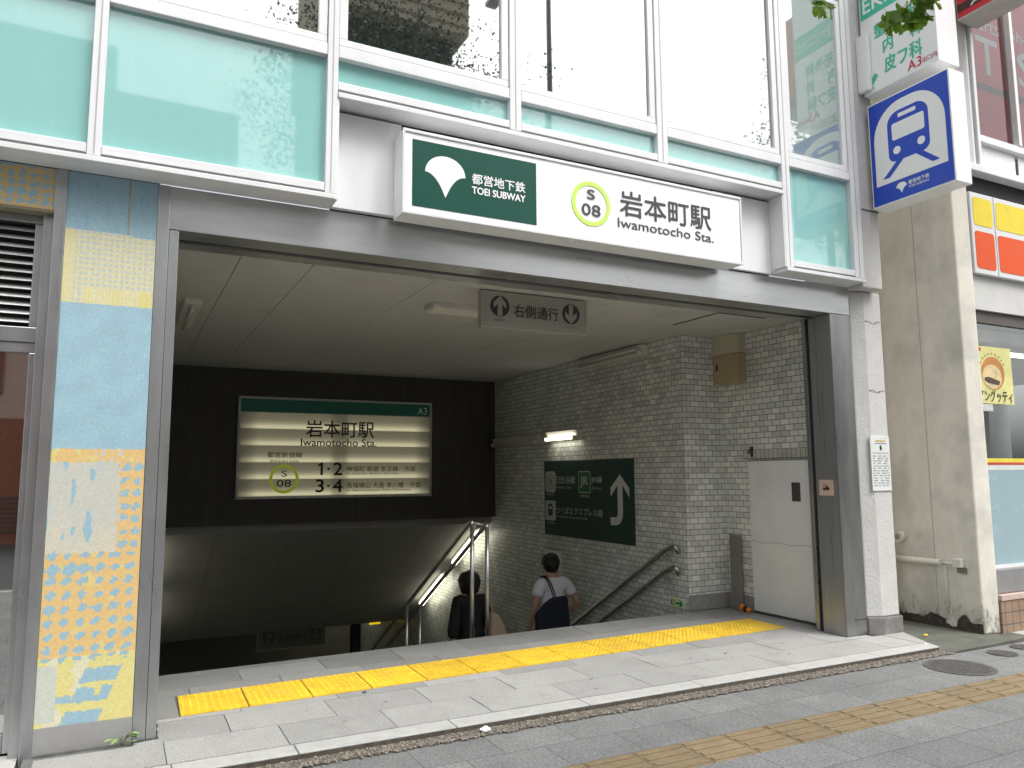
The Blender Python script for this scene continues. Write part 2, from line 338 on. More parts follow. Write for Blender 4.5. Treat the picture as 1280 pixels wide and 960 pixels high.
# ================================================================== SETTING: ground
def stair_edge(x): return 1.335 + 0.058 * x
def ring_sheet(z, x0, x1, y0, y1, hx0, hx1, hy0, hy1):
    bm = newbm()
    for a, b, c, d in ((x0, x1, y0, hy0), (x0, x1, hy1, y1), (x0, hx0, hy0, hy1), (hx1, x1, hy0, hy1)):
        bm.faces.new([bm.verts.new(p) for p in ((a, c, z), (b, c, z), (b, d, z), (a, d, z))])
    return bm
struct(obj('ground', ring_sheet(-0.19, -180, 180, -180, 180, -2.5, 9, 0.3, 15.5), ASPH))
bm = newbm(); box(bm, -40, 40, -6.9, -0.72, -0.185, -0.04)
struct(obj('sidewalk', bm, PAVER))
struct(obj('sidewalk_kerb', bx(-40, 40, -7.06, -6.905, -0.185, -0.03), KERBG, None, .01))
# dark concrete apron in the corner beside the neighbouring wall
bm = newbm(); poly(bm, [(6.18, -.60, -.18), (6.22, -.70, -.18), (7.4, -.66, -.18), (7.4, .7, -.18), (6.455, .7, -.18), (6.455, -.07, -.18)], (0, 0, .150))
struct(obj('ground_apron', bm, mat('mossy_concrete', (0.105, 0.11, 0.09), .85, 0, .35, 5, bump=.4, bscale=60, dirt=.6, dirtcol=(.045, .05, .035))))
struct(obj('sidewalk_edge', bx(7.405, 40, -.7, -.455, -.185, -.028), mat('pale_strip', (.34, .34, .33), .85, 0, .2, 9, dirt=.5)))
struct(obj('sidewalk_edge', bx(-12, -0.41, -.7, .12, -.185, -.012), KERBG))
# gravel gutter
struct(obj('gravel_gutter', bx(-0.41, 6.20, -.715, -.612, -.16, -.031), GRAVEL))
def gravel(n):
    bm = newbm()
    for _ in range(n):
        x = random.uniform(-.3, 6.18); y = random.uniform(-.74, -.62) ; s = random.uniform(.004, .010)
        M = Matrix.Translation((x, y, -.031 + s * .2)) @ Matrix.Rotation(random.uniform(0, 6), 4, 'Z') @ Matrix.Diagonal((s * random.uniform(.8, 1.5), s, s * .7, 1))
        bmesh.ops.create_icosphere(bm, subdivisions=1, radius=1, matrix=M)
    return bm
gv = obj('gutter_pebbles', gravel(2600), mat('pebbles', (0.22, 0.195, 0.16), .8, 0, .75, 90), uv=False); gv['kind'] = 'stuff'
# entrance platform: bed and granite slabs with real joints (one sheet of paving)
bed = newbm(); poly(bed, [(-.38, -.595, -.3), (6.165, -.595, -.3), (6.44, -.06, -.3), (6.44, .0, -.3), (6.05, .0, -.3), (6.05, 1.9, -.3), (5.50, 1.9, -.3), (5.5, stair_edge(5.5), -.3), (.12, stair_edge(.12), -.3), (.12, 0, -.3), (-.38, 0, -.3)], (0, 0, .290))
struct(obj('entrance_platform', bed, JOINT))
def slabs(bm, rows, x0, x1, step, shift, gap=0.0028, top=0.0):
    for ya, yb, k in rows:
        xs = [x0]; x = x0 + (shift if k else 0)
        while x < x1 - .02:
            if x > x0 + .02: xs.append(x)
            x += step
        xs.append(x1)
        for a, b in zip(xs[:-1], xs[1:]):
            fa, fb = (ya if callable(ya) else (lambda q, v=ya: v)), (yb if callable(yb) else (lambda q, v=yb: v))
            h = random.uniform(-.0015, .0015)
            poly(bm, [(a + gap, fa(a) + gap, -.06), (b - gap, fa(b) + gap, -.06), (b - gap, fb(b) - gap, -.06), (a + gap, fb(a) - gap, -.06)], (0, 0, .06 + h))
yf = lambda x: .338 + .0415 * x
yb_ = lambda x: .812 + .0455 * x
bm = newbm()
slabs(bm, [(-.455, -.082, 0)], -.33, 6.15, .6115, 0)
poly(bm, [(6.154, -.452, -.06), (6.232, -.452, -.06), (6.425, -.085, -.06), (6.154, -.085, -.06)], (0, 0, .061))
struct(obj('entrance_paving', bm, GRANITE))
bm = newbm()
slabs(bm, [(-.082, .285, 1)], .13, 6.03, .6115, .505)
slabs(bm, [(.285, lambda x: yf(x) - .002, 0)], .13, 6.03, .6115, .3)
struct(obj('entrance_paving', bm, GRANITE))
bm = newbm()
for a, b in ((.24, .392), (5.66, 6.0)): slabs(bm, [(yf, lambda x: min(yb_(x), 1.3), 0)], a, b, 2, 0)
slabs(bm, [(yb_, lambda x: yb_(x) + .20, 1)], .24, 6.0, .6115, .25)
slabs(bm, [(lambda x: yb_(x) + .20, stair_edge, 0)], .24, 5.42, .6115, .47)
slabs(bm, [(lambda x: yb_(x) + .20, 1.68, 0)], 5.42, 6.0, .6115, .47)
struct(obj('entrance_paving', bm, GRANITED))
bm = newbm(); xs = [-.38, .3, .91, 1.81, 2.72, 3.64, 4.54, 5.45, 6.175]
for a, b in zip(xs[:-1], xs[1:]): poly(bm, [(a + .003, -.605, -.2), (b - .003, -.605, -.2), (b - .003 + (.06 if b > 6.1 else 0), -.459, -.2), (a + .003, -.459, -.2)], (0, 0, .20))
struct(obj('entrance_kerb', bm, KERBG, None, .006))
struct(obj('kerb_face', bx(-.38, 6.165, -.609, -.6052, -.19, -.0075), mat('kerb_face_brown', (.085, .075, .06), .9, 0, .4, 20, bump=.5, bscale=60)))  # thin dark brown sheet over the kerb front, darker than the kerb top

# yellow tactile strip: 13 tiles with raised dots
tac = thing('tactile_strip', 'yellow dotted tactile paving strip along the top of the stairs', 'tactile paving', (3, .7, 0))
xs = [.394 + .4055 * k for k in range(14)]
for a, b in zip(xs[:-1], xs[1:]):
    bm = newbm(); g = .0045
    A = lambda x, t, z: (x + .012 * t, yf(x) + (yb_(x) - yf(x)) * t, z)
    fr_ = lambda x: yf(x); en = lambda x: min(yb_(x), 1.065)
    poly(bm, [(a + g, yf(a) + g, -.02), (b - g, yf(b) + g, -.02), (b - g + .01, yb_(b) - g, -.02), (a + g + .01, yb_(a) - g, -.02)], (0, 0, .024))
    n = 9
    for i in range(n):
        for j in range(n):
            x = a + (i + .5) / n * (b - a) + .01 * (j + .5) / n; y = yf(x) + (j + .5) / n * (yb_(x) - yf(x))
            M = Matrix.Translation((x, y, .004))
            bmesh.ops.create_cone(bm, cap_ends=True, segments=8, radius1=.0125, radius2=.007, depth=.005, matrix=M @ Matrix.Translation((0, 0, .0025)))
    obj('tile', bm, YELLOW, tac, uv=False)
# brown guide strip on the sidewalk
gs = thing('guide_strip', 'brown ribbed guide strip for the blind crossing the grey sidewalk', 'tactile paving', (4, -1.49, -.04))
for k in range(-8, 22):
    a = 2.507 + .312 * k; b = a + .312
    bm = newbm(); box(bm, a + .0025, b - .0025, -1.648, -1.336, -.06, -.037)
    for j in range(4):
        yc = -1.648 + .312 * (j + .5) / 4
        pts = [(a + .016, yc - .024, -.038), (b - .016, yc - .024, -.038), (b - .016, yc + .024, -.038), (a + .016, yc + .024, -.038)]
        box(bm, a + .014, b - .014, yc - .022, yc + .022, -.038, -.032)
    obj('tile', bm, GUIDE, gs, bevel=.002)

rnd = random.Random(33)
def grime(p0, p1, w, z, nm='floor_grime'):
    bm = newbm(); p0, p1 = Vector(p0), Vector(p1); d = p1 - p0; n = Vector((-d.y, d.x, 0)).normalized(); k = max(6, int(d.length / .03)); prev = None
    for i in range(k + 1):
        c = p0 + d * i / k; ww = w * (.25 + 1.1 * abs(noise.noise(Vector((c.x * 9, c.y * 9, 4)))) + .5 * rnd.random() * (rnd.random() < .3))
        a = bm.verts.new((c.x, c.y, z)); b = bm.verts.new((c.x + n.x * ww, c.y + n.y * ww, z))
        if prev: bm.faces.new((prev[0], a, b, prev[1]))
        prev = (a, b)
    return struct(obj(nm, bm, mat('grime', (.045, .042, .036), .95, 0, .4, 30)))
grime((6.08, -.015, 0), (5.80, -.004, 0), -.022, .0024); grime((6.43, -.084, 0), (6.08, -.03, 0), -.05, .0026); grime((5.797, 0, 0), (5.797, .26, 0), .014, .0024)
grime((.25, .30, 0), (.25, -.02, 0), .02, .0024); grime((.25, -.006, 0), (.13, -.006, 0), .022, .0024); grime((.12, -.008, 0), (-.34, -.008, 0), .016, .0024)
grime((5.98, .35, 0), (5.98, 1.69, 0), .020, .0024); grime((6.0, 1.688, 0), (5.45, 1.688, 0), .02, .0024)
# manhole covers
def manhole(x, y, rad, label):
    t = thing('manhole_cover', label, 'manhole cover', (x, y, -.04))
    bm = newbm(); M = Matrix.Translation((x, y, -.0375))
    bmesh.ops.create_cone(bm, cap_ends=True, segments=40, radius1=rad, radius2=rad, depth=.008, matrix=M)
    obj('frame', bm, mat('iron_ring', (.13, .12, .115), .7, .3, .2, 40), t, uv=False)
    bm = newbm(); bmesh.ops.create_cone(bm, cap_ends=True, segments=40, radius1=rad * .93, radius2=rad * .93, depth=.008, matrix=Matrix.Translation((x, y, -.036)))
    for k in range(int(rad * 60)):
        for j in range(int(rad * 60)):
            xx = x - rad + (k + .5 + .5 * (j % 2)) * rad * 2 / int(rad * 60); yy = y - rad + (j + .5) * rad * 2 / int(rad * 60)
            if (xx - x) ** 2 + (yy - y) ** 2 < (rad * .85) ** 2: box(bm, xx - .012, xx + .012, yy - .006, yy + .006, -.033, -.029)
    obj('lid', bm, mat('worn_iron', (.098, .092, .088), .75, .25, .3, 25, dirt=.6, dirtcol=(.2, .19, .18)), t, uv=False)
manhole(5.80, -1.02, .25, 'large round rusty manhole cover in the grey sidewalk')
manhole(6.54, -.90, .115, 'small round manhole cover between the large cover and the dirty wall')
manhole(6.92, -.86, .11, 'small manhole cover farthest right on the sidewalk edge')

# ================================================================== STATION BUILDING
sb = thing('station_building', 'station building with aqua glass curtain wall above the subway entrance', 'building', (3, 0, 0))
# --- beam, jambs
bm = bx(.14, 6.068, 0, .20, 2.92, 3.187); obj('entrance_beam', bm, STEEL, sb, .004)
obj('shutter_slot', bx(.25, 5.80, .205, .30, 2.945, 3.2), DARKGAP, sb)
obj('beam_back', bx(.25, 6.0, .305, .45, 2.93, 3.2), STEEL, sb)
bm = newbm(); box(bm, .125, .192, -.006, .25, -.03, 3.187); obj('left_jamb', bm, STEELV, sb, .004)
bm = newbm(); box(bm, .194, .247, -.002, .06, -.02, 2.915); box(bm, .194, .243, .0605, .30, -.02, 2.918); obj('left_jamb', bm, STEELV, sb, .003)
obj('shutter_rail', bx(.2435, .250, .10, .20, 0, 2.915), DARKGAP, sb)
rc = obj('right_column', bx(5.80, 6.066, 0, .255, 0, 2.918), STEELC, sb, .005)
obj('plinth_joint', bx(5.90, 6.067, -.0015, .001, .135, .141), DARKGAP, rc)
obj('mirror_face', bx(5.7965, 5.7995, .012, .252, .004, 2.912), STEELM, rc)
obj('shutter_rail', bx(5.83, 6.0, .257, .30, 0, 2.918), DARKGAP, sb)
obj('shutter_guide', bx(5.805, 6.0, .302, .345, 0, 2.92), STEELV, sb, .003)
# --- pillar with the printed art panel on the left
bm = newbm(); box(bm, -.40, .124, .004, .40, -.12, 3.187); obj('pillar_core', bm, STEELV, sb)
obj('pillar_plinth', bx(-.345, .124, -.004, .003, -.1, .1345), mat('steel_plinth', (.36, .36, .36), .45, .4, .08, 9, dirt=.3, dirtcol=(.2, .2, .19)), sb, .002)
bm = newbm(); box(bm, -.402, -.345, -.012, .003, -.12, 3.187); obj('pillar_trim', bm, STEELV, sb, .003)
bm = newbm(); box(bm, -.455, -.4025, .05, .3, -.05, 2.94); obj('pillar_trim', bm, STEELV, sb, .003)
def colorgrid(name, x0, x1, z0, z1, y, step, fn, parent):
    nx = int(round((x1 - x0) / step)); nz = int(round((z1 - z0) / step))
    vs = [(x0 + (x1 - x0) * i / nx, y, z0 + (z1 - z0) * j / nz) for j in range(nz + 1) for i in range(nx + 1)]
    fs = [(j * (nx + 1) + i, j * (nx + 1) + i + 1, (j + 1) * (nx + 1) + i + 1, (j + 1) * (nx + 1) + i) for j in range(nz) for i in range(nx)]
    me = bpy.data.meshes.new(name); me.from_pydata([tuple(Vector(v) - parent.location) for v in vs], [], fs)
    ca = me.color_attributes.new('print', 'BYTE_COLOR', 'CORNER')
    buf = []
    for k, q in enumerate(fs):
        i = k % nx; j = k // nx
        c = fn(x0 + (i + .5) * (x1 - x0) / nx, z0 + (j + .5) * (z1 - z0) / nz)
        buf.extend((*c, 1.0) * 4)
    ca.data.foreach_set('color', buf)
    o = bpy.data.objects.new(name, me); COL.objects.link(o); o.parent = parent
    if 'print' not in MATS:
        m = bpy.data.materials.new('printed_film'); m.use_nodes = True; MATS['print'] = m
        N, L = m.node_tree.nodes, m.node_tree.links; a = N.new('ShaderNodeVertexColor'); a.layer_name = 'print'
        g = N.new('ShaderNodeNewGeometry'); nz_ = N.new('ShaderNodeTexNoise'); nz_.inputs['Scale'].default_value = 90; nz_.inputs['Detail'].default_value = 4
        L.new(g.outputs['Position'], nz_.inputs['Vector']); rp = N.new('ShaderNodeMapRange'); rp.inputs['To Min'].default_value = .78; rp.inputs['To Max'].default_value = 1.2
        L.new(nz_.outputs['Fac'], rp.inputs['Value']); mx = N.new('ShaderNodeMix'); mx.data_type = 'RGBA'; mx.blend_type = 'MULTIPLY'; mx.inputs['Factor'].default_value = 1
        L.new(a.outputs['Color'], mx.inputs['A']); L.new(rp.outputs[0], mx.inputs['B']); L.new(mx.outputs['Result'], N['Principled BSDF'].inputs['Base Color'])
        N['Principled BSDF'].inputs['Roughness'].default_value = .55
    me.materials.append(MATS['print']); return o
BL = (.27, .43, .51); OR = (.66, .45, .18); YE = (.64, .57, .22); CR = (.62, .60, .42); TA = (.50, .50, .44); GB = (.40, .48, .50)
def mixc(a, b, t): t = max(0, min(1, t)); return tuple(x * (1 - t) + y * t for x, y in zip(a, b))
def nz(x, z, s, o=0.0): return noise.noise(Vector((x * s + o, z * s - o, o)))
def blob(x, z, x0, dx, z0, dz, rad, seed):
    i = math.floor((x - x0) / dx); j = math.floor((z - z0) / dz)
    cx_ = x0 + (i + .5) * dx + .008 * nz(i, j, .7, seed); cz_ = z0 + (j + .5) * dz + .008 * nz(j, i, .9, seed + 3)
    a = (x - cx_); b = (z - cz_) - a * .25
    rr = rad * (1 + .4 * nz(i * 3.1, j * 2.7, 1.3, seed)) + .016 * nz(x, z, 48, seed) + .006 * nz(x, z, 110, seed)
    return abs(a) ** 1.5 / 1.25 + abs(b) ** 1.5 < rr ** 1.5
def art(x, z):
    c = art0(x, z); w = .5 * nz(x * 1.0, z * 2.2, 130, 21) + .35 * nz(x, z, 60, 31)
    return mixc(c, (.58, .56, .46), max(0, w - .05) * .7)
def art0(x, z):
    e = .010 * nz(x, z, 40) + .004 * nz(x, z, 120)
    if z > 2.84 + .01 * (x < 0) :
        c = BL
        if abs(x + .026) < .007: c = (.33, .27, .17)
        return mixc(c, (.20, .36, .46), max(0, nz(x, z * .3, 40, 2) - .1))
    if z > 2.425:
        if z < 2.515 and x > -.235:
            if x > .055 and x < .095: return YE
            return YE if int((x + 1) / .0085) % 2 else CR
        u_, v_ = (x + z) / .0125, (x - z) / .0125
        d = math.sin(u_ * 1.3) * math.sin(v_ * 1.3)
        if x < -.29 or z < 2.44: return mixc(YE, CR, .5)
        return mixc(GB, CR, .25) if d > .15 else (mixc(CR, YE, .45) if d < -.1 else CR)
    if z > 1.605 + e: return mixc(BL, (.30, .48, .56), .5 + nz(x, z, 9))
    if z > 1.53 + e:
        if x > -.13 and x < .03 and int((x + 1) / .021) % 2: return TA if nz(x, z, 30, 5) > -.1 else OR
        return OR if nz(x, z, 26, 9) > -.28 else YE
    if z > 1.035 + e:
        if x > .0 + e * 2: return BL if blob(x, z, .0, .06, 1.04, .071, .021, 4) else OR
        t = .55 * nz(x * 2.2, z * .8, 6, 1) + (.15 - x) * .5 - .1
        if nz(x * 2.2, z * .9, 11, 7) > .30 and x < -.08: return BL
        c = mixc(TA, (.38, .50, .55), t); return mixc(c, (.66, .56, .36), (1.25 - z) * 1.6 + nz(x, z, 5, 3) * .3)
    if z > .49 + e:
        zz = (z - .49)
        if z > .86 and x < -.1 and blob(x, z, -.335, .0745, .87, .16, .032, 6): return BL
        return BL if blob(x, z, -.345, .0765, .49, .0715, .0215, 2) else (OR if nz(x, z, 12, 8) > -.35 else mixc(OR, YE, .5))
    if z > .455 + e and blob(x, z, -.345, .0765, .46, .05, .02, 12): return BL
    if x < -.25 + e and .16 < z < .45: return mixc(CR, GB, .55)
    sx = x - (z - .3) * .38 + e * 1.2; z = z + e * 1.2
    if -.165 < sx < .015 + e and (.345 < z < .42 or .245 < z < .32 or z < .20) and not (.275 < z < .32 and abs(sx + .05) < .012): return BL
    if -.25 < x < -.18 and .245 < z < .285: return BL
    return YE if nz(x, z, 10, 11) > -.3 else CR
pa = colorgrid('art_panel', -.343, .122, .136, 3.186, -.0035, .0055, art, sb)
pa['label'] = 'printed panel in light blue, orange and yellow patches'
# --- left bay beyond the pillar: printed strip, louvre, glass door
def art2(x, z): return BL if blob(x, z, -.7, .055, 2.95, .052, .02, 3) else mixc(OR, (.45, .38, .2), .35)
colorgrid('art_panel', -2.6, -.403, 2.945, 3.186, .0, .008, art2, sb)
obj('bay_soffit', bx(-2.6, -.404, .002, .3, 2.93, 3.186), mat('dull_olive', (.22, .20, .13), .7), sb)
lv = obj('louvre', bx(-2.6, -.47, .165, .2, 2.285, 2.93), DARKGAP, sb)
bm = newbm(); box(bm, -2.6, -.457, .10, .16, 2.20, 2.285); box(bm, -2.6, -.457, .10, .16, 2.885, 2.93); box(bm, -.497, -.457, .1005, .1595, 2.286, 2.884); obj('frame', bm, STEELV, lv, .004)
bm = newbm()
for k in range(12):
    z = 2.31 + k * .0475
    poly(bm, [(-2.6, .105, z), (-2.6, .11, z + .008), (-2.6, .155, z + .034), (-2.6, .15, z + .026)], (2.102, 0, 0))
obj('slat', bm, mat('grey_slat', (.55, .55, .54), .4, .3, .05), lv)['kind'] = 'stuff'
dr = obj('glass_door', bx(-2.6, -.490, .135, .145, .10, 2.14), DOORG, sb)
bm = newbm(); box(bm, -2.6, -.457, .11, .16, 2.142, 2.198); box(bm, -.489, -.457, .1105, .1595, .0, 2.141); box(bm, -2.6, -.490, .111, .159, .0, .098); obj('frame', bm, STEELV, dr, .004)
# --- curtain wall
FY = -0.2
def vbar(x0, x1, z0, z1, y0=FY, y1=-.10, name='mullion'): obj(name, bx(x0, x1, y0, y1, z0, z1), ALU, sb, .004)
TOP = 7.0
for x0, x1, zb in ((-2.6, -2.53, 3.228), (-1.43, -1.36, 3.228), (-.252, -.182, 3.228), (1.068, 1.138, 3.228), (2.385, 2.478, 3.918), (3.708, 3.81, 3.918), (5.065, 5.158, 3.228), (5.935, 6.056, 3.228)):
    vbar(x0, x1, zb, TOP)
    obj('mullion_gasket', bx((x0 + x1) / 2 - .004, (x0 + x1) / 2 + .004, FY - .002, FY + .001, zb + .01, TOP), mat('soft_grey_gap', (.42, .42, .42), .7), sb)
bays = [(-2.53, -1.43, 0), (-1.36, -.252, 0), (-.182, 1.068, 0), (1.138, 2.385, 1), (2.478, 3.708, 1), (3.81, 5.065, 1), (5.158, 5.935, 0)]
for x0, x1, nt in bays:
    e = .002
    obj('transom', bx(x0 + e, x1 - e, FY + .003, -.10, 4.152, 4.232), ALU, sb, .004)
    obj('transom', bx(x0 + e, x1 - e, FY + .004, -.10, 5.95, 6.03), ALU, sb, .004)
    z0 = 3.918 if nt else 3.228
    obj('bottom_rail', bx(x0 + e, x1 - e, FY + .003, -.10, z0 + .012, z0 + .066), ALU, sb, .004)
    obj('spandrel_panel', bx(x0 - .005, x1 + .005, FY + .05, FY + .06, z0 + .06, 4.16), AQUA, sb)
    tx, tz = random.uniform(-.0035, .0035), random.uniform(-.002, .002); yw = FY + .035
    bm = poly(newbm(), [(x0 + .055, yw - tx, 4.28), (x1 - .055, yw + tx, 4.28), (x1 - .055, yw + tx + tz, 5.90), (x0 + .055, yw - tx + tz, 5.90)], (0, .008, 0))
    w = obj('window', bm, WING if x0 > 5 else WINR, sb)
    bm = newbm(); a, b = x0 + .004, x1 - .004
    box(bm, a, b, FY + .012, FY + .06, 4.24, 4.288); box(bm, a, b, FY + .012, FY + .06, 5.895, 5.945)
    box(bm, a, a + .056, FY + .0125, FY + .0595, 4.2885, 5.8945); box(bm, b - .056, b, FY + .0125, FY + .0595, 4.2885, 5.8945)
    obj('frame', bm, ALU, w, .004)
    w = obj('window', bx(x0 + .03, x1 - .03, FY + .035, FY + .045, 6.06, 7.0), WINR, sb)
    obj('parapet_band', bx(x0 - .02, x1 + .02, FY - .01, -.08, TOP + .002, 7.9), ALU, sb)
# drip strips with the shadow gap above them
obj('drip_strip', bx(-2.6, 1.13, FY - .012, -.002, 3.19, 3.222), ALU, sb, .003)
obj('shadow_gap', bx(-2.6, 1.13, FY + .005, -.05, 3.2225, 3.2395), ALUD, sb)
obj('drip_strip', bx(1.14, 5.065, FY - .012, -.002, 3.874, 3.908), ALU, sb, .003)
obj('shadow_gap', bx(1.14, 5.065, FY + .005, -.05, 3.9085, 3.9295), ALUD, sb)
obj('drip_strip', bx(5.066, 6.056, FY - .012, -.002, 3.19, 3.222), ALU, sb, .003)
obj('shadow_gap', bx(5.07, 6.056, FY + .005, -.05, 3.2225, 3.2395), ALUD, sb)
# recess behind the station sign
obj('recess_cheek', bx(1.131, 1.150, FY + .002, -.004, 3.19, 3.872), ALU, sb, .003)
obj('recess_cheek', bx(5.052, 5.0645, FY + .002, -.004, 3.223, 3.872), WHITEP, sb, .003)
obj('recess_panel', bx(1.152, 1.62, -.05, -.004, 3.192, 3.85), WHITEP, sb, .003)
obj('recess_panel', bx(1.655, 4.40, -.03, -.004, 3.192, 3.85), WHITEP, sb, .003)
obj('recess_panel', bx(4.41, 5.050, -.04, -.004, 3.192, 3.85), WHITEP, sb, .003)
obj('recess_back', bx(1.15, 5.06, .0, .02, 3.19, 3.95), DARKGAP, sb)
obj('upper_wall', bx(-2.6, 6.05, .0, .3, 3.96, 7.9), mat('backing_wall', (.3, .33, .33), .8), sb)
obj('bay_ceiling', bx(-2.6, .13, .01, .3, 3.19, 3.9), DARKGAP, sb)
# white concrete pier at the right end
bm = poly(newbm(), [(6.07, .002, .15), (6.195, -.06, .15), (6.43, -.06, .15), (6.43, .6, .15), (6.07, .6, .15)], (0, 0, 3.0))
pr_ = obj('concrete_pier', bm, CONC, sb, .012, 'white rough painted concrete pier with hairline cracks')
bm = poly(newbm(), [(6.07, -.012, -.03), (6.20, -.08, -.03), (6.45, -.08, -.03), (6.45, .55, -.03), (6.07, .55, -.03)], (0, 0, .178)); obj('plinth', bm, CONCB, pr_, .01)
bm = poly(newbm(), [(6.06, -.175, 3.155), (6.33, -.175, 3.155), (6.33, .5, 3.155), (6.06, .5, 3.155)], (0, 0, 4.745)); obj('concrete_cap', bm, CONC, sb, .012)
obj('cap_joint', bx(6.10, 6.335, -.1785, -.17, 3.90, 3.915), ALUD, sb)
def crack(pts, w=.003):
    bm = newbm()
    for (x, z), (x2, z2) in zip(pts[:-1], pts[1:]):
        box(bm, x, x2, -.0612, -.058, min(z, z2) - w / 2, max(z, z2) + w / 2)
    return bm
for zz in (2.86, 2.2):
    pts = [(6.2 + .03 * k, zz + .012 * math.sin(k * 1.3) + random.uniform(-.004, .004)) for k in range(8)]
    obj('crack', crack(pts), mat('crack_line', (.25, .24, .22), .9), pr_)
# --- interior
CZ = 2.965
ce = obj('ceiling', bx(.2, 6.4, .31, 6.6, CZ + .012, CZ + .10), DARKGAP, sb)
jx = [.2, .68, 1.18, 2.138, 3.06, 3.83, 4.60, 5.47, 6.2]; jy = [.45, 1.36, 2.27, 3.18, 4.09, 5.0, 5.91, 6.6]
for i in range(len(jx) - 1):
    bm = newbm()
    for j in range(len(jy) - 1):
        g = .0027; box(bm, jx[i] + g, jx[i + 1] - g, jy[j] + g * .8, jy[j + 1] - g * .8, CZ, CZ + .011)
    obj('board', bm, CEILM, ce)
ht = obj('ceiling_hatch', bx(4.985, 5.595, .585, 1.265, CZ - .004, CZ - .0005), DARKGAP, sb)
obj('cover', bx(5.0, 5.58, .60, 1.25, CZ - .008, CZ - .0045), CEILM, ht)
XR = 5.45
bm = newbm(); box(bm, XR, XR + .3, 1.70, 16, -5.6, CZ + .01)
tw = obj('tiled_wall', bm, TILE, sb); tw['label'] = 'pale grey tiled wall beside the stairs'
bm = newbm(); box(bm, XR + .302, 6.3, 1.70, 2.0, 0, CZ + .01); obj('tiled_wall', bm, TILE, sb)
bm = newbm(); box(bm, 6.01, 6.3, .346, 1.698, 0, CZ + .01); obj('tiled_wall', bm, TILE, sb)
bm = poly(newbm(), [(XR - .006, 1.94, -.13), (XR - .006, 1.693, .0), (XR - .006, 1.693, .155), (XR - .006, 1.70, .155), (XR - .006, 1.70, -.001)], (.004, 0, 0)); bm.free()
bm = newbm(); box(bm, XR - .004, 6.008, 1.690, 1.6985, .0, .158); box(bm, 6.001, 6.0095, 1.31, 1.689, 0, .158); obj('skirting', bm, BASEC, sb, .002)
bm = newbm(); box(bm, 6.003, 6.0085, .50, 1.40, 1.59, 1.685); obj('soldier_course', bm, SOLDIER, sb)
ud = obj('utility_door', bx(5.985, 6.009, .508, 1.31, .022, 1.572), mat('door_paint', (.76, .78, .80), .5, 0, .04, 4, dirt=.18, dirtcol=(.4, .4, .38)), sb, .004)
obj('handle_plate', bx(5.978, 5.9845, .617, .725, 1.165, 1.352), mat('dark_plate', (.08, .08, .085), .4, .3, .1), ud, .003)
pts = [(.508 + .05 * k, .735 + .008 * math.sin(k * .9)) for k in range(17)]
bm = newbm()
for (a, za), (b, zb2) in zip(pts[:-1], pts[1:]): box(bm, 5.9838, 5.9849, a, b, (za + zb2) / 2 - .003, (za + zb2) / 2 + .003)
obj('seam', bm, mat('seam_grey', (.42, .42, .41), .6), ud)
obj('sill', bx(5.98, 6.009, .35, 1.31, 0.001, .021), mat('dark_sill', (.08, .08, .08), .6), ud)
bm = newbm(); box(bm, 5.985, 6.009, .50, .507, .022, 1.58); box(bm, 5.985, 6.009, .50, 1.318, 1.574, 1.586); obj('frame', bm, mat('grey_frame', (.3, .3, .3), .5), ud)
XL = .18
obj('tiled_wall', bx(-.1, XL, .42, 16, -5.6, CZ + .01), TILE, sb)
obj('header_wall', bx(XL + .002, XR - .002, 6.44, 6.62, .77, CZ + .011), HEADER, sb)
sl_ = -.569
def soff(y): return .765 + sl_ * (y - 6.44)
bm = poly(newbm(), [(XL + .002, 6.625, soff(6.625)), (XL + .002, 10.35, soff(10.35)), (XL + .002, 10.35, soff(10.35) + .25), (XL + .002, 6.625, soff(6.625) + .25)], (XR - XL - .004, 0, 0))
SEAM = mat('soffit_seam', (.16, .16, .15), .8)
sf = obj('sloped_soffit', bm, SOFFM, sb)
for k in range(1, 5):
    x = XL + (XR - XL) * k / 5
    bm = poly(newbm(), [(x - .003, 6.63, soff(6.63) - .001), (x - .003, 10.34, soff(10.34) - .001), (x - .003, 10.34, soff(10.34) + .01), (x - .003, 6.63, soff(6.63) + .01)], (.006, 0, 0)); obj('joint', bm, SEAM, sf)
for k in range(1, 4):
    y = 6.44 + k * .95
    bm = poly(newbm(), [(XL + .01, y, soff(y) - .001), (XL + .01, y + .006, soff(y + .006) - .001), (XL + .01, y + .006, soff(y) + .02), (XL + .01, y, soff(y) + .02)], (XR - XL - .02, 0, 0)); obj('joint', bm, SEAM, sf)
obj('lower_ceiling', bx(XL + .002, XR - .002, 10.36, 15.9, -1.46, -1.3), SOFFM, sb)
obj('lower_wall', bx(XL + .002, XR - .002, 14.5, 14.7, -5.6, -1.462), mat('lobby_wall', (.32, .32, .28), .7, 0, .1), sb)
obj('lower_pillar', bx(4.45, 4.62, 11.2, 11.4, -5.4, -1.462), HEADER, sb)
# stairs
st = newbm()
prof = []
n = 33; y0 = 1.50; rise, tread = .165, .290
prof.append((y0, -.02))
for k in range(n):
    prof.append((y0 + k * tread, -rise * (k + 1) )); prof.append((y0 + (k + 1) * tread, -rise * (k + 1)))
prof += [(15.9, -rise * n), (15.9, -5.8), (y0, -5.8)]
poly(st, [(XL + .003, y, z) for y, z in prof], (XR - XL - .006, 0, 0))
stairs = obj('staircase', st, mat('stair_stone', (.30, .30, .28), .7, 0, .15, 5), None); tag(stairs, 'grey stone staircase descending from the platform edge into the dark', 'stairs')
bm = poly(newbm(), [(XL + .01, stair_edge(.2) + .002, -.3), (XR - .004, stair_edge(5.45) + .002, -.3), (XR - .004, 1.695, -.3), (XL + .01, 1.499, -.3)], (0, 0, .292)); struct(obj('entrance_nosing', bm, GRANITED))

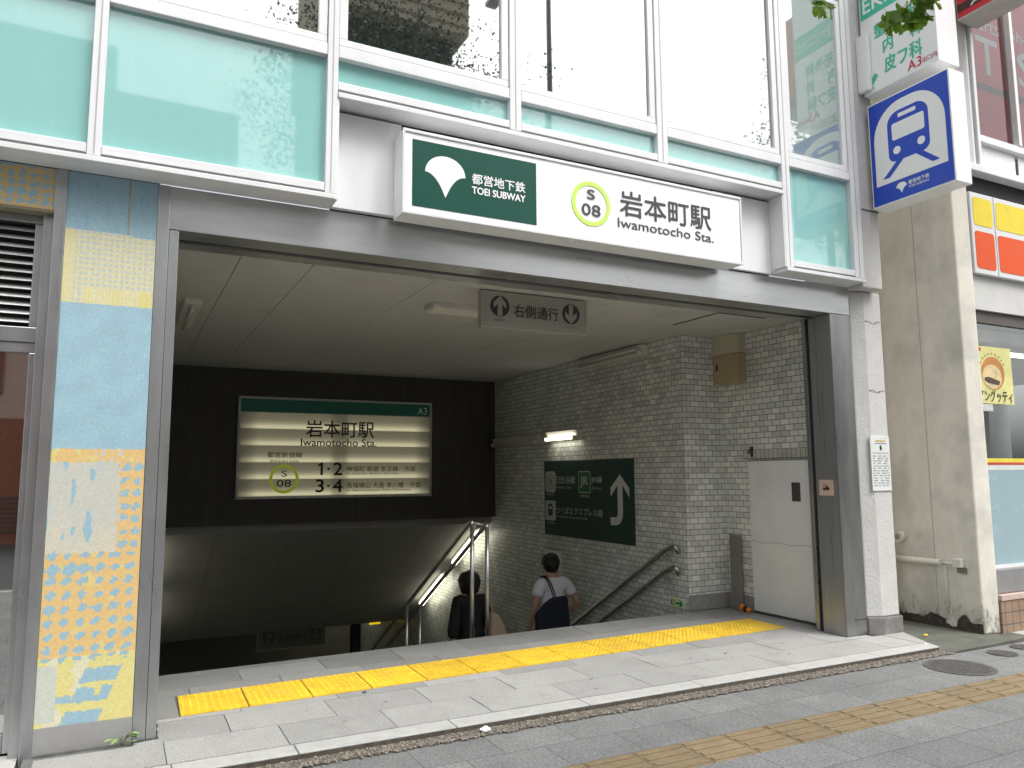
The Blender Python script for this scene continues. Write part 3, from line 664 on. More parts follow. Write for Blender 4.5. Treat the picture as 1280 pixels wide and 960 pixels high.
# ================================================================== STATION SIGN
ss = thing('station_sign', 'long white station name sign with green logo panel over the entrance', 'sign', (3.05, -.25, 3.15))
obj('case', bx(1.566, 4.512, -.247, -.052, 3.158, 3.734), SIGNW, ss, .006)
bm = newbm(); box(bm, 1.560, 4.518, -.256, -.2475, 3.155, 3.178); box(bm, 1.560, 4.518, -.256, -.2475, 3.716, 3.737)
box(bm, 1.560, 1.578, -.2559, -.2474, 3.179, 3.715); box(bm, 4.500, 4.518, -.2559, -.2474, 3.179, 3.715); obj('frame', bm, ALU, ss, .003)
for x in (1.8, 3.0, 4.2): obj('bracket', bx(x - .03, x + .03, -.05, -.032, 3.25, 3.65), ALUD, ss)
Fm = Face((0, -.2475, 0), (1, 0, 0), (0, 0, 1))
Fm.rect('logo_panel', 1.630, 3.215, 2.567, 3.674, SIGNG, ss, .002)
Fm.shape('leaf_emblem', leaf_emblem(1.866, 3.592, .292, .288), INKW, ss, .0035)
Fm.text('都営地下鉄', 2.062, 3.437, 2.475, 3.512, INKW, ss, .004, .022)
Fm.text('TOEI SUBWAY', 2.062, 3.368, 2.475, 3.417, INKW, ss, .004, .05)
ring(Fm, 'number_ring', 3.032, 3.447, .172, .138, LIME, ss)
Fm.text('S', 2.998, 3.482, 3.066, 3.556, INK, ss, .004, .03)
Fm.text('08', 2.950, 3.355, 3.112, 3.442, INK, ss, .004, .03)
Fm.text('岩本町駅', 3.293, 3.402, 4.186, 3.600, INK, ss, .003, .018)
Fm.text('Iwamotocho Sta.', 3.269, 3.305, 4.206, 3.378, INK, ss, .003, .018)

# ================================================================== LIGHT BOX on the header wall
lb = thing('light_box_sign', 'backlit station name board with green top band on the dark back wall', 'sign', (2.87, 6.44, 1.1))
obj('case', bx(1.435, 4.315, 6.385, 6.436, 1.128, 2.565), mat('dull_alu', (.45, .46, .45), .45, .3, .05), lb)
def boxmat():
    m = bpy.data.materials.new('backlit_acrylic'); m.use_nodes = True; N, L = m.node_tree.nodes, m.node_tree.links; b = N['Principled BSDF']
    b.inputs['Base Color'].default_value = (.20, .195, .16, 1); b.inputs['Roughness'].default_value = .4
    g = N.new('ShaderNodeNewGeometry'); sx = N.new('ShaderNodeSeparateXYZ'); L.new(g.outputs['Position'], sx.inputs[0])
    # five horizontal tubes behind the acrylic: saw-tooth glow, dimmer between the lamp ends and near the rim
    zt = N.new('ShaderNodeMath'); zt.operation = 'MULTIPLY_ADD'; zt.inputs[1].default_value = 1 / .2375; zt.inputs[2].default_value = -1.165 / .2375; L.new(sx.outputs['Z'], zt.inputs[0])
    fr = N.new('ShaderNodeMath'); fr.operation = 'FRACT'; L.new(zt.outputs[0], fr.inputs[0])
    rz = N.new('ShaderNodeValToRGB'); e = rz.color_ramp.elements
    e[0].position = 0; e[0].color = (.82, .82, .82, 1); e[1].position = 1.0; e[1].color = (.18, .18, .18, 1)
    for p, v in ((.12, 1), (.35, .42), (.55, .22), (.94, .16)): q = rz.color_ramp.elements.new(p); q.color = (v, v, v, 1)
    L.new(fr.outputs[0], rz.inputs[0])
    xa = N.new('ShaderNodeMath'); xa.operation = 'SUBTRACT'; xa.inputs[1].default_value = 2.875; L.new(sx.outputs['X'], xa.inputs[0])
    ab = N.new('ShaderNodeMath'); ab.operation = 'ABSOLUTE'; L.new(xa.outputs[0], ab.inputs[0])
    rx = N.new('ShaderNodeValToRGB'); e = rx.color_ramp.elements; e[0].position = 0; e[0].color = (.45, .45, .45, 1); e[1].position = 1; e[1].color = (.06, .06, .06, 1)
    for p, v in ((.05, .5), (.11, 1), (.80, 1), (.90, .45)): q = rx.color_ramp.elements.new(p); q.color = (v, v, v, 1)
    sc = N.new('ShaderNodeMath'); sc.operation = 'MULTIPLY'; sc.inputs[1].default_value = 1 / 1.44; L.new(ab.outputs[0], sc.inputs[0]); L.new(sc.outputs[0], rx.inputs[0])
    mu = N.new('ShaderNodeMath'); mu.operation = 'MULTIPLY'; L.new(rz.outputs[0], mu.inputs[0]); L.new(rx.outputs[0], mu.inputs[1])
    st_ = N.new('ShaderNodeMath'); st_.operation = 'MULTIPLY_ADD'; st_.inputs[1].default_value = .27; st_.inputs[2].default_value = .01; L.new(mu.outputs[0], st_.inputs[0])
    b.inputs['Emission Color'].default_value = (1.0, .92, .58, 1); L.new(st_.outputs[0], b.inputs['Emission Strength'])
    return m
obj('lit_face', bx(1.465, 4.285, 6.380, 6.3845, 1.158, 2.345), boxmat(), lb)
gb = obj('green_band', bx(1.465, 4.285, 6.380, 6.3845, 2.352, 2.535), mat('band_green', (.005, .055, .038), .5, 0, .05, emit=(.01, .16, .10), es=.03), lb)
bm = newbm(); box(bm, 1.432, 4.318, 6.372, 6.384, 1.125, 1.156); box(bm, 1.432, 4.318, 6.372, 6.384, 2.537, 2.568); box(bm, 1.432, 1.463, 6.3725, 6.3835, 1.157, 2.536); box(bm, 4.287, 4.318, 6.3725, 6.3835, 1.157, 2.536)
obj('frame', bm, mat('dull_alu', (.45, .46, .45)), lb)
Fb = Face((0, 6.380, 0), (1, 0, 0), (0, 0, 1))
BI = mat('box_lettering', (.012, .012, .01), .6, 0, 0)
Fb.text('A3', 4.085, 2.385, 4.235, 2.488, INKW, lb, .003, .0)
Fb.text('岩本町駅', 2.375, 2.005, 3.388, 2.250, BI, lb, .003, .016)
Fb.text('Iwamotocho Sta.', 2.307, 1.877, 3.430, 1.985, BI, lb, .003, .02)
Fb.text('都営新宿線', 1.842, 1.705, 2.330, 1.785, BI, lb, .003, .01)
Fb.text('Shinjuku Line', 1.880, 1.628, 2.280, 1.682, BI, lb, .003)
ring(Fb, 'number_ring', 2.083, 1.403, .205, .163, mat('box_lime', (.42, .52, .04), .5, 0, 0, emit=(.5, .6, .04), es=.12), lb)
Fb.text('S', 2.045, 1.435, 2.121, 1.523, BI, lb, .003, .01)
Fb.text('08', 1.985, 1.292, 2.181, 1.392, BI, lb, .003, .012)
Fb.shape('lettering', [(2.598, 1.455), (2.632, 1.455), (2.632, 1.636), (2.604, 1.636), (2.558, 1.604), (2.558, 1.575), (2.598, 1.598)], BI, lb, .003); Fb.text('2', 2.79, 1.455, 2.915, 1.636, BI, lb, .003, .03)
Fb.text('3', 2.535, 1.208, 2.650, 1.391, BI, lb, .003, .03); Fb.text('4', 2.785, 1.208, 2.920, 1.391, BI, lb, .003, .03)
for z in (1.545, 1.300): Fb.shape('dot', disc(2.715, z, .018), BI, lb, .003)
Fb.text('神保町 新宿 京王線　方面', 2.983, 1.503, 4.052, 1.585, BI, lb, .003, .004)
Fb.text('for Jimbocho, Shinjuku, Keio Line', 2.983, 1.452, 3.775, 1.492, BI, lb, .003)
Fb.text('馬喰横山 大島 本八幡　方面', 2.986, 1.258, 4.141, 1.345, BI, lb, .003, .004)
Fb.text('for Bakuroyokoyama, Ojima, Motoyawata', 2.988, 1.203, 3.987, 1.247, BI, lb, .003)

# ================================================================== HANGING SIGNS
def hang_sign(x0, x1, z0, z1, y, label, m, ink):
    t = thing('hanging_sign', label, 'sign', ((x0 + x1) / 2, y, z0))
    w = x1 - x0; h = z1 - z0; k = w / 1.011
    obj('board', bx(x0, x1, y, y + .07, z0, z1 - .008), m, t, .004)
    for xx in (x0 + .15, x1 - .15): obj('hanger', bx(xx - .02, xx + .02, y + .02, y + .05, z1 - .0075, z1 + .0), PIPE, t)
    bm = newbm(); a = .010 * k; box(bm, x0 - .002, x1 + .002, y - .004, y - .0005, z0 - .002, z0 + a); box(bm, x0 - .002, x1 + .002, y - .004, y - .0005, z1 - a - .008, z1 - .006)
    box(bm, x0 - .002, x0 + a, y - .0038, y - .0006, z0 + a, z1 - a - .008); box(bm, x1 - a, x1 + .002, y - .0038, y - .0006, z0 + a, z1 - a - .008); obj('frame', bm, mat('old_alu', (.40, .39, .36), .5, .3), t)
    Fh = Face((x0, y, z0), (1, 0, 0), (0, 0, 1)); P = lambda a, b: (a * k, b * k)
    def arrow(cx, cz, up):
        s = 1 if up else -1
        Fh.shape('arrow_disc', disc(cx * k, cz * k, .088 * k), ink, t, .002)
        pts = [(-.021, -.082), (.021, -.082), (.021, .018), (.058, -.022), (.058, .028), (0, .086), (-.058, .028), (-.058, -.022), (-.021, .018)]
        if not up: pts = [(a, -b) for a, b in pts][::-1]
        Fh.shape('arrow', [P(cx + a, cz + b) for a, b in pts], m, t, .0035)
    arrow(.168, .183, True); arrow(.853, .175, False)
    Fh.text('右側通行', .296 * k, .102 * k, .725 * k, .212 * k, ink, t, .003, .012)
    Fh.text('のぼり', .115 * k, .052 * k, .208 * k, .078 * k, ink, t, .003)
    Fh.text('くだり', .812 * k, .045 * k, .895 * k, .070 * k, ink, t, .003)
    return t
hang_sign(2.568, 3.580, 2.650, 2.960, .70, 'cream keep-right sign with two arrow discs hanging under the entrance ceiling', mat('cream_board', (.36, .335, .275), .5, 0, .05, dirt=.2, dirtcol=(.28, .26, .21)), INK)
hang_sign(2.42, 3.70, -1.80, -1.43, 10.40, 'dim keep-right sign far down the stairs under the low ceiling', mat('dim_board', (.10, .10, .09), .6, 0, .05), INK)

# ================================================================== WALL SIGNS (right wall faces -x: reading direction is -y)
ws = thing('wall_sign', 'dark green direction board with a bent white arrow on the tiled wall', 'sign', (XR, 3.7, .6))
obj('board', bx(5.425, 5.449, 2.626, 4.770, .605, 1.629), SIGNGD, ws, .003)
Fw = Face((5.425, 4.770, 0), (0, -1, 0), (0, 0, 1)); Y = lambda y: 4.770 - y
Fw.rect('line_badge', Y(4.735), 1.195, Y(4.444), 1.487, GREYW, ws, .002, rad=.06)
ring(Fw, 'badge_ring', Y(4.59), 1.341, .118, .092, mat('badge_grey', (.30, .31, .30), .5), ws, .0035)
Fw.text('H', Y(4.635), 1.285, Y(4.548), 1.395, INK, ws, .004, .01)
Fw.text('日比谷線', Y(4.423), 1.318, Y(3.924), 1.422, GREYW, ws, .003, .01)
Fw.text('Hibiya Line', Y(4.418), 1.240, Y(4.010), 1.285, GREYW, ws, .003)
Fw.rect('line_badge', Y(3.845), 1.200, Y(3.550), 1.486, GREYW, ws, .002, rad=.03)
Fw.rect('badge_fill', Y(3.833), 1.212, Y(3.562), 1.474, mat('badge_green', (.01, .12, .04), .45), ws, .0035, rad=.02)
Fw.text('JR', Y(3.790), 1.275, Y(3.605), 1.41, GREYW, ws, .005, .05)
Fw.text('秋葉原駅', Y(3.815), 1.143, Y(3.585), 1.178, GREYW, ws, .003)
Fw.text('秋葉原', Y(4.70), 1.150, Y(4.49), 1.183, GREYW, ws, .003)
Fw.text('秋葉原', Y(4.70), .757, Y(4.49), .79, GREYW, ws, .003)
Fw.text('JR線', Y(3.530), 1.321, Y(3.275), 1.418, GREYW, ws, .003, .022)
Fw.text('JR Line', Y(3.522), 1.242, Y(3.303), 1.285, GREYW, ws, .003)
Fw.rect('line_badge', Y(4.744), .805, Y(4.448), 1.080, GREYW, ws, .002, rad=.03)
Fw.shape('train_mark', rrect(Y(4.665), .87, Y(4.535), 1.035, .04), INK, ws, .0035)
Fw.rect('train_mark_window', Y(4.640), .96, Y(4.560), 1.0, GREYW, ws, .0045)
Fw.text('つくばエクスプレス線', Y(4.434), .908, Y(3.277), 1.002, GREYW, ws, .003, .01)
Fw.text('Tsukuba Express Line', Y(4.422), .846, Y(3.632), .888, GREYW, ws, .003)
sh = [(Y(2.945), 1.31), (Y(3.094), 1.17), (Y(3.094), 1.275), (Y(2.892), 1.440), (Y(2.700), 1.275), (Y(2.700), 1.17), (Y(2.838), 1.31)]
sh += [(Y(2.838), 1.0)] + [(Y(3.0) + .162 * math.cos(R(-a)), .985 + .162 * math.sin(R(-a))) for a in range(15, 91, 15)] + [(Y(3.105), .823), (Y(3.105), .918), (Y(3.01), .918)]
sh += [(Y(3.005) + .06 * math.cos(R(-a)), .978 + .06 * math.sin(R(-a))) for a in range(75, -1, -15)] + [(Y(2.945), 1.1)]
Fw.shape('arrow', sh, mat('wall_arrow_white', (.60, .62, .62), .5), ws, .003)
# small notice sheet, emergency arrow plate, sticker, timetable
nt_ = thing('notice_sheet', 'white paper notice on the tiled wall behind the man', 'notice', (5.44, 4.58, 0))
obj('sheet', bx(5.436, 5.448, 4.35, 4.80, -.12, .41), mat('notice_paper', (.78, .79, .76), .7, 0, .05), nt_)
Fn = Face((5.436, 4.80, 0), (0, -1, 0), (0, 0, 1)); Fn.rect('picture', .10, .24, .30, .33, GREYW, nt_); Fn.rect('picture', .06, .02, .38, .12, GREYW, nt_)
Fn.rect('top_edge', 0, .40, .45, .412, INK, nt_)
ex = thing('exit_arrow_plate', 'small pale green emergency exit plate with arrow low on the tiled wall', 'sign', (5.44, 1.9, 0))
obj('plate', bx(5.438, 5.448, 1.775, 2.010, .004, .106), mat('glow_green', (.62, .80, .42), .5), ex)
Fe = Face((5.438, 2.010, 0), (0, -1, 0), (0, 0, 1)); GD = mat('exit_green', (.01, .25, .12), .5)
Fe.shape('arrow', [(.10, .045), (.17, .045), (.155, .025), (.175, .02), (.218, .055), (.175, .09), (.155, .085), (.17, .065), (.10, .065)], GD, ex)
Fe.rect('pictogram', .018, .03, .075, .085, GD, ex); Fe.rect('pictogram_door', .045, .038, .068, .078, mat('glow_green', (.5, .66, .34)), ex, .004)
sk = thing('sticker', 'pinkish square sticker on the mirror steel column', 'sticker', (5.79, .14, 1.3))
obj('paper', bx(5.793, 5.796, .056, .218, 1.238, 1.382), mat('pink_paper', (.60, .45, .36), .6), sk)
Fk = Face((5.793, .218, 1.238), (0, -1, 0), (0, 0, 1)); Fk.rect('print', .045, .05, .115, .075, INK, sk); Fk.rect('print', .085, .06, .10, .095, INK, sk, .003); Fk.rect('print', .05, .09, .075, .10, REDL, sk)
tt = thing('timetable_notice', 'white printed notice board on the white concrete pier', 'notice', (6.29, -.07, 1.28))
obj('board', bx(6.158, 6.418, -.072, -.0605, 1.278, 1.782), mat('notice_white', (.68, .70, .69), .4), tt, .002)
Ft = Face((6.158, -.072, 1.278), (1, 0, 0), (0, 0, 1)); TG = mat('print_grey', (.28, .30, .31), .6)
Ft.rect('print', .07, .455, .20, .468, mat('print_gold', (.55, .40, .12), .6), tt); Ft.rect('print', .06, .432, .22, .442, TG, tt)
Ft.shape('pictogram', disc(.135, .40, .014, .02), INK, tt); Ft.rect('pictogram', .125, .375, .15, .395, INK, tt)
for b0 in (.345, .225): Ft.rect('print', .02, b0, .24, b0 + .006, TG, tt)
for k in range(13):
    z = .315 - k * .0225
    if 4 <= k < 5: continue
    a = .02
    while a < .23:
        w = random.uniform(.015, .06); Ft.rect('print', a, z, min(a + w, .24), z + .009, TG, tt); a += w + random.uniform(.01, .04)

# ================================================================== LAMPS
TUBE = mat('lit_tube', (1, 1, 1), .5, 0, 0, emit=(1.0, .95, .76), es=6.0)
TUBES = mat('lit_stair_tube', (1, 1, 1), .5, 0, 0, emit=(1.0, .95, .74), es=2.6)
TUBEW = mat('lit_tube_warm', (1, 1, 1), .5, 0, 0, emit=(1.0, .93, .70), es=9.0)
TUBEO = mat('unlit_tube', (.55, .55, .52), .35, 0, 0)
LAMPB = mat('lamp_body', (.60, .59, .55), .5, 0, .05)
def wall_lamp(y0, y1, z, lit, label, ntubes=1):
    t = thing('fluorescent_lamp', label, 'lamp', (XR, (y0 + y1) / 2, z - .05))
    bm = newbm(); poly(bm, [(XR - .001, y0, z + .08), (XR - .10, y0, z + .08), (XR - .055, y0, z - .045), (XR - .001, y0, z - .045)], (0, y1 - y0, 0)); obj('body', bm, LAMPB, t)
    for yy in (y0 + .02, y1 - .06): obj('end_cap', bx(XR - .135, XR - .056, yy, yy + .04, z - .05, z + .005), LAMPB, t, .006)
    for k in range(ntubes): obj('tube', tube(newbm(), [(XR - .105 - .035 * k * (ntubes > 1), y0 + .061, z - .022 + .045 * k), (XR - .105 - .035 * k * (ntubes > 1), y1 - .061, z - .022 + .045 * k)], .0165, 12), TUBE if lit else TUBEO, t, uv=False)
wall_lamp(3.76, 4.62, 1.955, True, 'short lit fluorescent lamp on the tiled wall above the green board')
wall_lamp(4.86, 6.35, 1.935, False, 'unlit fluorescent lamp on the tiled wall next to the dark header')
wall_lamp(2.30, 3.72, 2.87, False, 'unlit twin tube lamp where the tiled wall meets the ceiling', 2)
t = thing('ceiling_lamp', 'unlit flat lamp on the ceiling behind the keep-right sign', 'lamp', (2.9, 1.45, CZ))
obj('body', bx(2.39, 3.62, 1.32, 1.56, CZ - .045, CZ - .0005), LAMPB, t, .006); obj('diffuser', bx(2.41, 3.60, 1.34, 1.54, CZ - .056, CZ - .0455), mat('off_diffuser', (.66, .65, .60), .4), t, .005)
t = thing('ceiling_lamp', 'unlit long lamp on the ceiling beside the left steel jamb', 'lamp', (.5, 2.6, CZ))
obj('body', bx(.42, .56, 2.05, 3.28, CZ - .05, CZ - .0005), LAMPB, t, .006); obj('tube', tube(newbm(), [(.49, 2.1, CZ - .07), (.49, 3.2, CZ - .07)], .016), TUBEO, t, uv=False)
def stair_lamp(x, y0, y1, label, lit=True):
    t = thing('stair_lamp', label, 'lamp', (x, (y0 + y1) / 2, soff((y0 + y1) / 2)), 'fluorescent lamps under the sloped soffit')
    P = lambda y, d, dx: (x + dx, y, soff(y) - d)
    poly(b_ := newbm(), [P(y0, .002, -.05), P(y0, .002, .05), P(y0, .055, .03), P(y0, .055, -.03)], (0, y1 - y0, sl_ * (y1 - y0))); obj('body', b_, LAMPB, t)
    obj('tube', tube(newbm(), [P(y0 + .05, .10, 0), P(y1 - .05, .10, 0)], .052, 14), TUBES if lit else TUBEO, t, uv=False)
for x, side in ((5.28, 'right'), (.38, 'left')):
    stair_lamp(x, 6.68, 7.80, 'lit lamp at the top of the sloped soffit, on its %s side' % side)
    stair_lamp(x, 8.22, 9.42, 'lit lamp lower on the sloped soffit, on its %s side' % side)
t = thing('exit_light', 'small yellow lit sign at the foot of the stairs', 'sign', (4.93, 11.9, -1.75))
obj('panel', bx(5.02, 5.26, 11.9, 11.95, -1.80, -1.62), mat('yellow_lit', (.6, .45, .02), .5, emit=(1, .75, .02), es=.35), t); obj('rim', bx(5.01, 5.27, 11.951, 11.97, -1.81, -1.463), LAMPB, t)
# a lit lobby lamp far below
t = thing('lobby_lamp', 'lit lamp on the low ceiling at the foot of the stairs', 'lamp', (4.9, 13.5, -1.5))
obj('body', bx(4.6, 5.2, 13.3, 13.5, -1.50, -1.462), LAMPB, t); obj('tube', tube(newbm(), [(4.62, 13.4, -1.52), (5.18, 13.4, -1.52)], .018), TUBEW, t, uv=False)

# ================================================================== HANDRAILS
def wall_rail(side, zt, label):
    sx = -1 if side > 0 else 1; xw = XR if side > 0 else XL; x = xw + sx * .075
    t = thing('handrail', label, 'handrail', (xw, 1.75, zt - .1), 'steel handrails down the stair walls')
    ys = 1.86; path = [(xw + sx * .02, ys - .02, zt - .07), (xw + sx * .05, ys - .05, zt - .03), (x, ys - .01, zt - .005), (x, ys + .12, zt - .05), (x, ys + 9.0, zt - .05 + sl_ * 8.88)]
    obj('rail', tube(newbm(), smoothpath(path[:4], 5)[:-1] + [Vector(path[3]), Vector(path[4])], .026, 14), PIPE, t, uv=False)
    for k in range(5):
        y = ys + .14 + k * 1.75; z = zt - .05 + sl_ * (y - ys - .12)
        obj('bracket', tube(newbm(), smoothpath([(x, y, z - .012), (x, y, z - .07), (x - sx * .03, y, z - .095), (xw + sx * .002, y, z - .095)], 4), .0075, 8), PIPE, t, uv=False)
        obj('rosette', tube(newbm(), [(xw + sx * .001, y, z - .095), (xw + sx * .014, y, z - .095)], .03, 14), PIPE, t, uv=False)
wall_rail(1, .665, 'upper steel handrail on the right tiled wall')
wall_rail(1, .440, 'lower steel handrail on the right tiled wall')
wall_rail(-1, .665, 'upper steel handrail on the left stair wall behind the jamb')
wall_rail(-1, .440, 'lower steel handrail on the left stair wall behind the jamb')
def centre_rail(x, zt, y, label):
    t = thing('stair_rail', label, 'handrail', (x, y, zt - 1.15))
    yf_ = y
    obj('post', tube(newbm(), [(x, y, -.17), (x, y, zt - .03)], .0195, 12), PIPE, t, uv=False)
    obj('rail', tube(newbm(), smoothpath([(x, y, zt - .03), (x, y + .012, zt - .005), (x, y + .045, zt - .015)], 4) + [Vector((x, y + 8.6, zt - .015 + sl_ * 8.555))], .0195, 12), PIPE, t, uv=False)
    for k in (1, 2, 3, 4):
        yy = y + .045 + 1.74 * k; stp = math.floor((yy - 1.5) / tread) + 1
        obj('post', tube(newbm(), [(x, yy, -rise * stp - .02), (x, yy, zt - .015 + sl_ * 1.74 * k)], .017, 10), PIPE, t, uv=False)
    return t
a_ = centre_rail(2.93, 1.02, 1.70, 'left steel rail of the pair in the middle of the stairs')
b_ = centre_rail(3.083, .985, 1.70, 'right steel rail of the pair in the middle of the stairs')
obj('tie_bar', tube(newbm(), [(2.95, 1.715, 1.005), (3.065, 1.715, .975)], .012, 8), PIPE, a_, uv=False)

# ================================================================== SMALL THINGS BY THE DOOR
t = thing('wall_cabinet', 'beige box fixed high in the corner of the tiled wall', 'cabinet', (5.95, 1.5, 2.4))
obj('upper_box', bx(5.885, 6.0085, 1.30, 1.697, 2.752, CZ - .003), mat('beige_box', (.50, .47, .36), .6, 0, .05), t, .006)
lo = obj('lower_box', bx(5.892, 6.0085, 1.305, 1.697, 2.43, 2.747), mat('tan_box', (.40, .32, .20), .6, 0, .05), t, .006); obj('lock', bx(5.888, 5.8915, 1.62, 1.65, 2.58, 2.65), INK, lo)
t = thing('grey_post', 'flat grey-brown board standing beside the white utility door', 'post', (5.97, 1.53, 0))
obj('board', bx(5.945, 5.985, 1.455, 1.605, .002, .775), mat('grey_board', (.20, .185, .165), .7, 0, .12, 4, stretch=(1, 1, .3)), t, .004); obj('cap', bx(5.942, 5.988, 1.452, 1.608, .776, .79), mat('grey_cap', (.26, .25, .23), .6), t, .003)
t = thing('door_stop', 'orange and black rubber stop lying at the foot of the utility door', 'door stop', (5.93, 1.38, 0))
bm = newbm()
for (yy, rr) in ((1.425, .040), (1.335, .028)): bmesh.ops.create_icosphere(bm, subdivisions=3, radius=1, matrix=Matrix.Translation((5.93, yy, rr * .9)) @ Matrix.Diagonal((.03, rr, rr, 1)))
obj('pad', bm, mat('orange_rubber', (.75, .22, .01), .6, 0, .15, 20), t, uv=False, smooth=True)
bm = newbm(); bmesh.ops.create_icosphere(bm, subdivisions=3, radius=1, matrix=Matrix.Translation((5.925, 1.372, .032)) @ Matrix.Diagonal((.026, .034, .034, 1))); obj('strap', bm, mat('black_rubber', (.02, .02, .02), .6), t, uv=False, smooth=True)
t = thing('wall_hook', 'small dark metal catch on the tiles above the utility door', 'hook', (6.0, 1.27, 1.65))
obj('plate', bx(5.998, 6.0085, 1.25, 1.29, 1.62, 1.73), INK, t, .002); obj('arm', tube(newbm(), [(6.0, 1.27, 1.70), (5.965, 1.27, 1.69), (5.96, 1.27, 1.65)], .009), INK, t, uv=False)

# ================================================================== BLADE SIGNS
bs = thing('subway_blade_sign', 'square blue subway sign with white train pictogram jutting from the building corner', 'sign', (6.3, -.6, 3.9))
obj('case', bx(6.205, 6.42, -1.035, -.222, 3.902, 4.918), SIGNW, bs, .006)
for z in (4.05, 4.78): obj('bracket', bx(6.26, 6.31, -.2215, -.178, z - .03, z + .03), ALUD, bs)
FB = Face((6.205, -.222, 3.902), (0, -1, 0), (0, 0, 1)); FWd, FH = .813, 1.016
FB.rect('blue_face', .014, .014, FWd - .014, FH - .014, BLUE, bs, .002)
arch = [(.055, .195)] + [(.755, .195)] + [(.755, .62)]
arch += [(.455 + .300 * math.cos(R(a)), .62 + .325 * math.sin(R(a))) for a in range(10, 91, 10)]
arch += [(.355 + .300 * math.cos(R(a)), .62 + .325 * math.sin(R(a))) for a in range(90, 171, 10)] + [(.055, .62)]
FB.shape('tunnel_arch', arch, INKW, bs, .0035)
body = [(.20, .47)] + [(.27 + .07 * math.cos(R(a)), .445 + .07 * math.sin(R(a))) for a in range(190, 271, 16)] + [(.535, .375)] + [(.535 + .07 * math.cos(R(a)), .445 + .07 * math.sin(R(a))) for a in range(-80, 1, 16)]
body += [(.605, .73)] + [(.485 + .12 * math.cos(R(a)), .73 + .115 * math.sin(R(a))) for a in range(10, 91, 10)] + [(.32 + .12 * math.cos(R(a)), .73 + .115 * math.sin(R(a))) for a in range(90, 181, 10)]
FB.shape('train_body', body, BLUE, bs, .005)
FB.shape('train_window', rrect(.245, .575, .565, .735, .02), INKW, bs, .0065)
FB.rect('train_headboard', .315, .775, .49, .812, INKW, bs, .0065)
for a in (.285, .525): FB.shape('train_lamp', disc(a, .475, .037), INKW, bs, .0065)
FB.shape('track', [(.285, .385), (.355, .385), (.195, .245), (.125, .245)], BLUE, bs, .0052); FB.shape('track', [(.455, .385), (.525, .385), (.685, .245), (.615, .245)], BLUE, bs, .0052)
FB.shape('leaf_emblem', leaf_emblem(.305, .165, .105, .10), INKW, bs, .0035)
FB.text('都営地下鉄', .375, .118, .575, .155, INKW, bs, .004, .03); FB.text('TOEI SUBWAY', .375, .085, .575, .107, INKW, bs, .004, .02)
cs = thing('clinic_blade_sign', 'white and green clinic sign jutting out above the blue subway sign', 'sign', (6.3, -.6, 5.03))
obj('case', bx(6.205, 6.495, -.958, -.2, 5.025, 6.6), SIGNW, cs, .006)
obj('bracket', bx(6.27, 6.33, -.1995, -.178, 5.3, 5.36), ALUD, cs)
obj('mount_plate', bx(6.15, 6.2, -.30, -.179, 5.06, 5.62), SIGNW, cs, .004)
FC = Face((6.205, -.2, 5.025), (0, -1, 0), (0, 0, 1))
FC.rect('green_band', .015, .765, .745, 1.02, MINT, cs, .002)
FC.text('EKI', .045, .82, .30, .965, INKW, cs, .003, .02); FC.text('クリニック', .31, .82, .73, .955, INKW, cs, .003, .02)
for tx, rows in (('整形外科', .515), ): FC.text(tx, .15, .515, .615, .655, MINT, cs, .003, .03)
FC.text('内', .235, .335, .335, .475, MINT, cs, .003, .03); FC.text('科', .51, .335, .615, .475, MINT, cs, .003, .03)
FC.text('皮フ科', .235, .135, .615, .29, MINT, cs, .003, .03)
FC.text('A3', .465, .035, .60, .125, REDL, cs, .003, .01); FC.text('出口内', .61, .045, .745, .095, REDL, cs, .003, .01)
FC.shape('arrow', [(.035, .03), (.115, .045), (.095, .07), (.165, .15), (.13, .185), (.065, .105), (.045, .125)], MINT, cs, .003)
rs = thing('red_blade_sign', 'red blade sign of a shop jutting out at the top right corner', 'sign', (7.5, -.9, 5.95))
obj('case', bx(7.305, 7.62, -2.2, -.48, 5.955, 7.2), mat('sign_case_grey', (.50, .48, .45), .6, 0, .1, dirt=.4, dirtcol=(.2, .19, .18)), rs, .008)
RED = mat('sign_red', (.58, .012, .035), .3, 0, .03)
FR = Face((7.305, -.48, 5.955), (0, -1, 0), (0, 0, 1)); FR.rect('red_face', .01, .02, 1.7, 1.22, RED, rs, .003)
FR.rect('black_band', .01, .075, 1.7, .165, mat('band_dark', (.05, .01, .015), .4), rs, .0045)
FR.text('AKIHABARA', .14, .088, 1.3, .150, INKW, rs, .006, .01)
FR.shape('big_letter', [(.10, .195), (.20, .195), (.33, .70), (.23, .70)], INKW, rs, .006); FR.shape('big_letter', [(.36, .195), (.47, .195), (.60, .70), (.49, .70)], INKW, rs, .006)

# ================================================================== NEIGHBOURING BUILDING
nb = thing('neighbour_building', 'cream concrete building with a convenience store at the right edge', 'building', (9, 0, 0))
def wallmesh():
    bm = poly(newbm(), [(7.107, -.405, -.03), (7.285, -.455, -.03), (7.285, .6, -.03), (7.107, .6, -.03)], (0, 0, 8.0)); return bm
sw = obj('side_wall', wallmesh(), CONCN, nb, .015, 'stained cream concrete side wall with crumbling foot')
obj('side_wall', bx(6.43, 7.105, .45, .6, -.03, 8), CONCN, nb)
obj('pilaster_joint', bx(7.1045, 7.1065, .02, .026, .05, 8), mat('joint_tan', (.40, .38, .33), .9), sw)
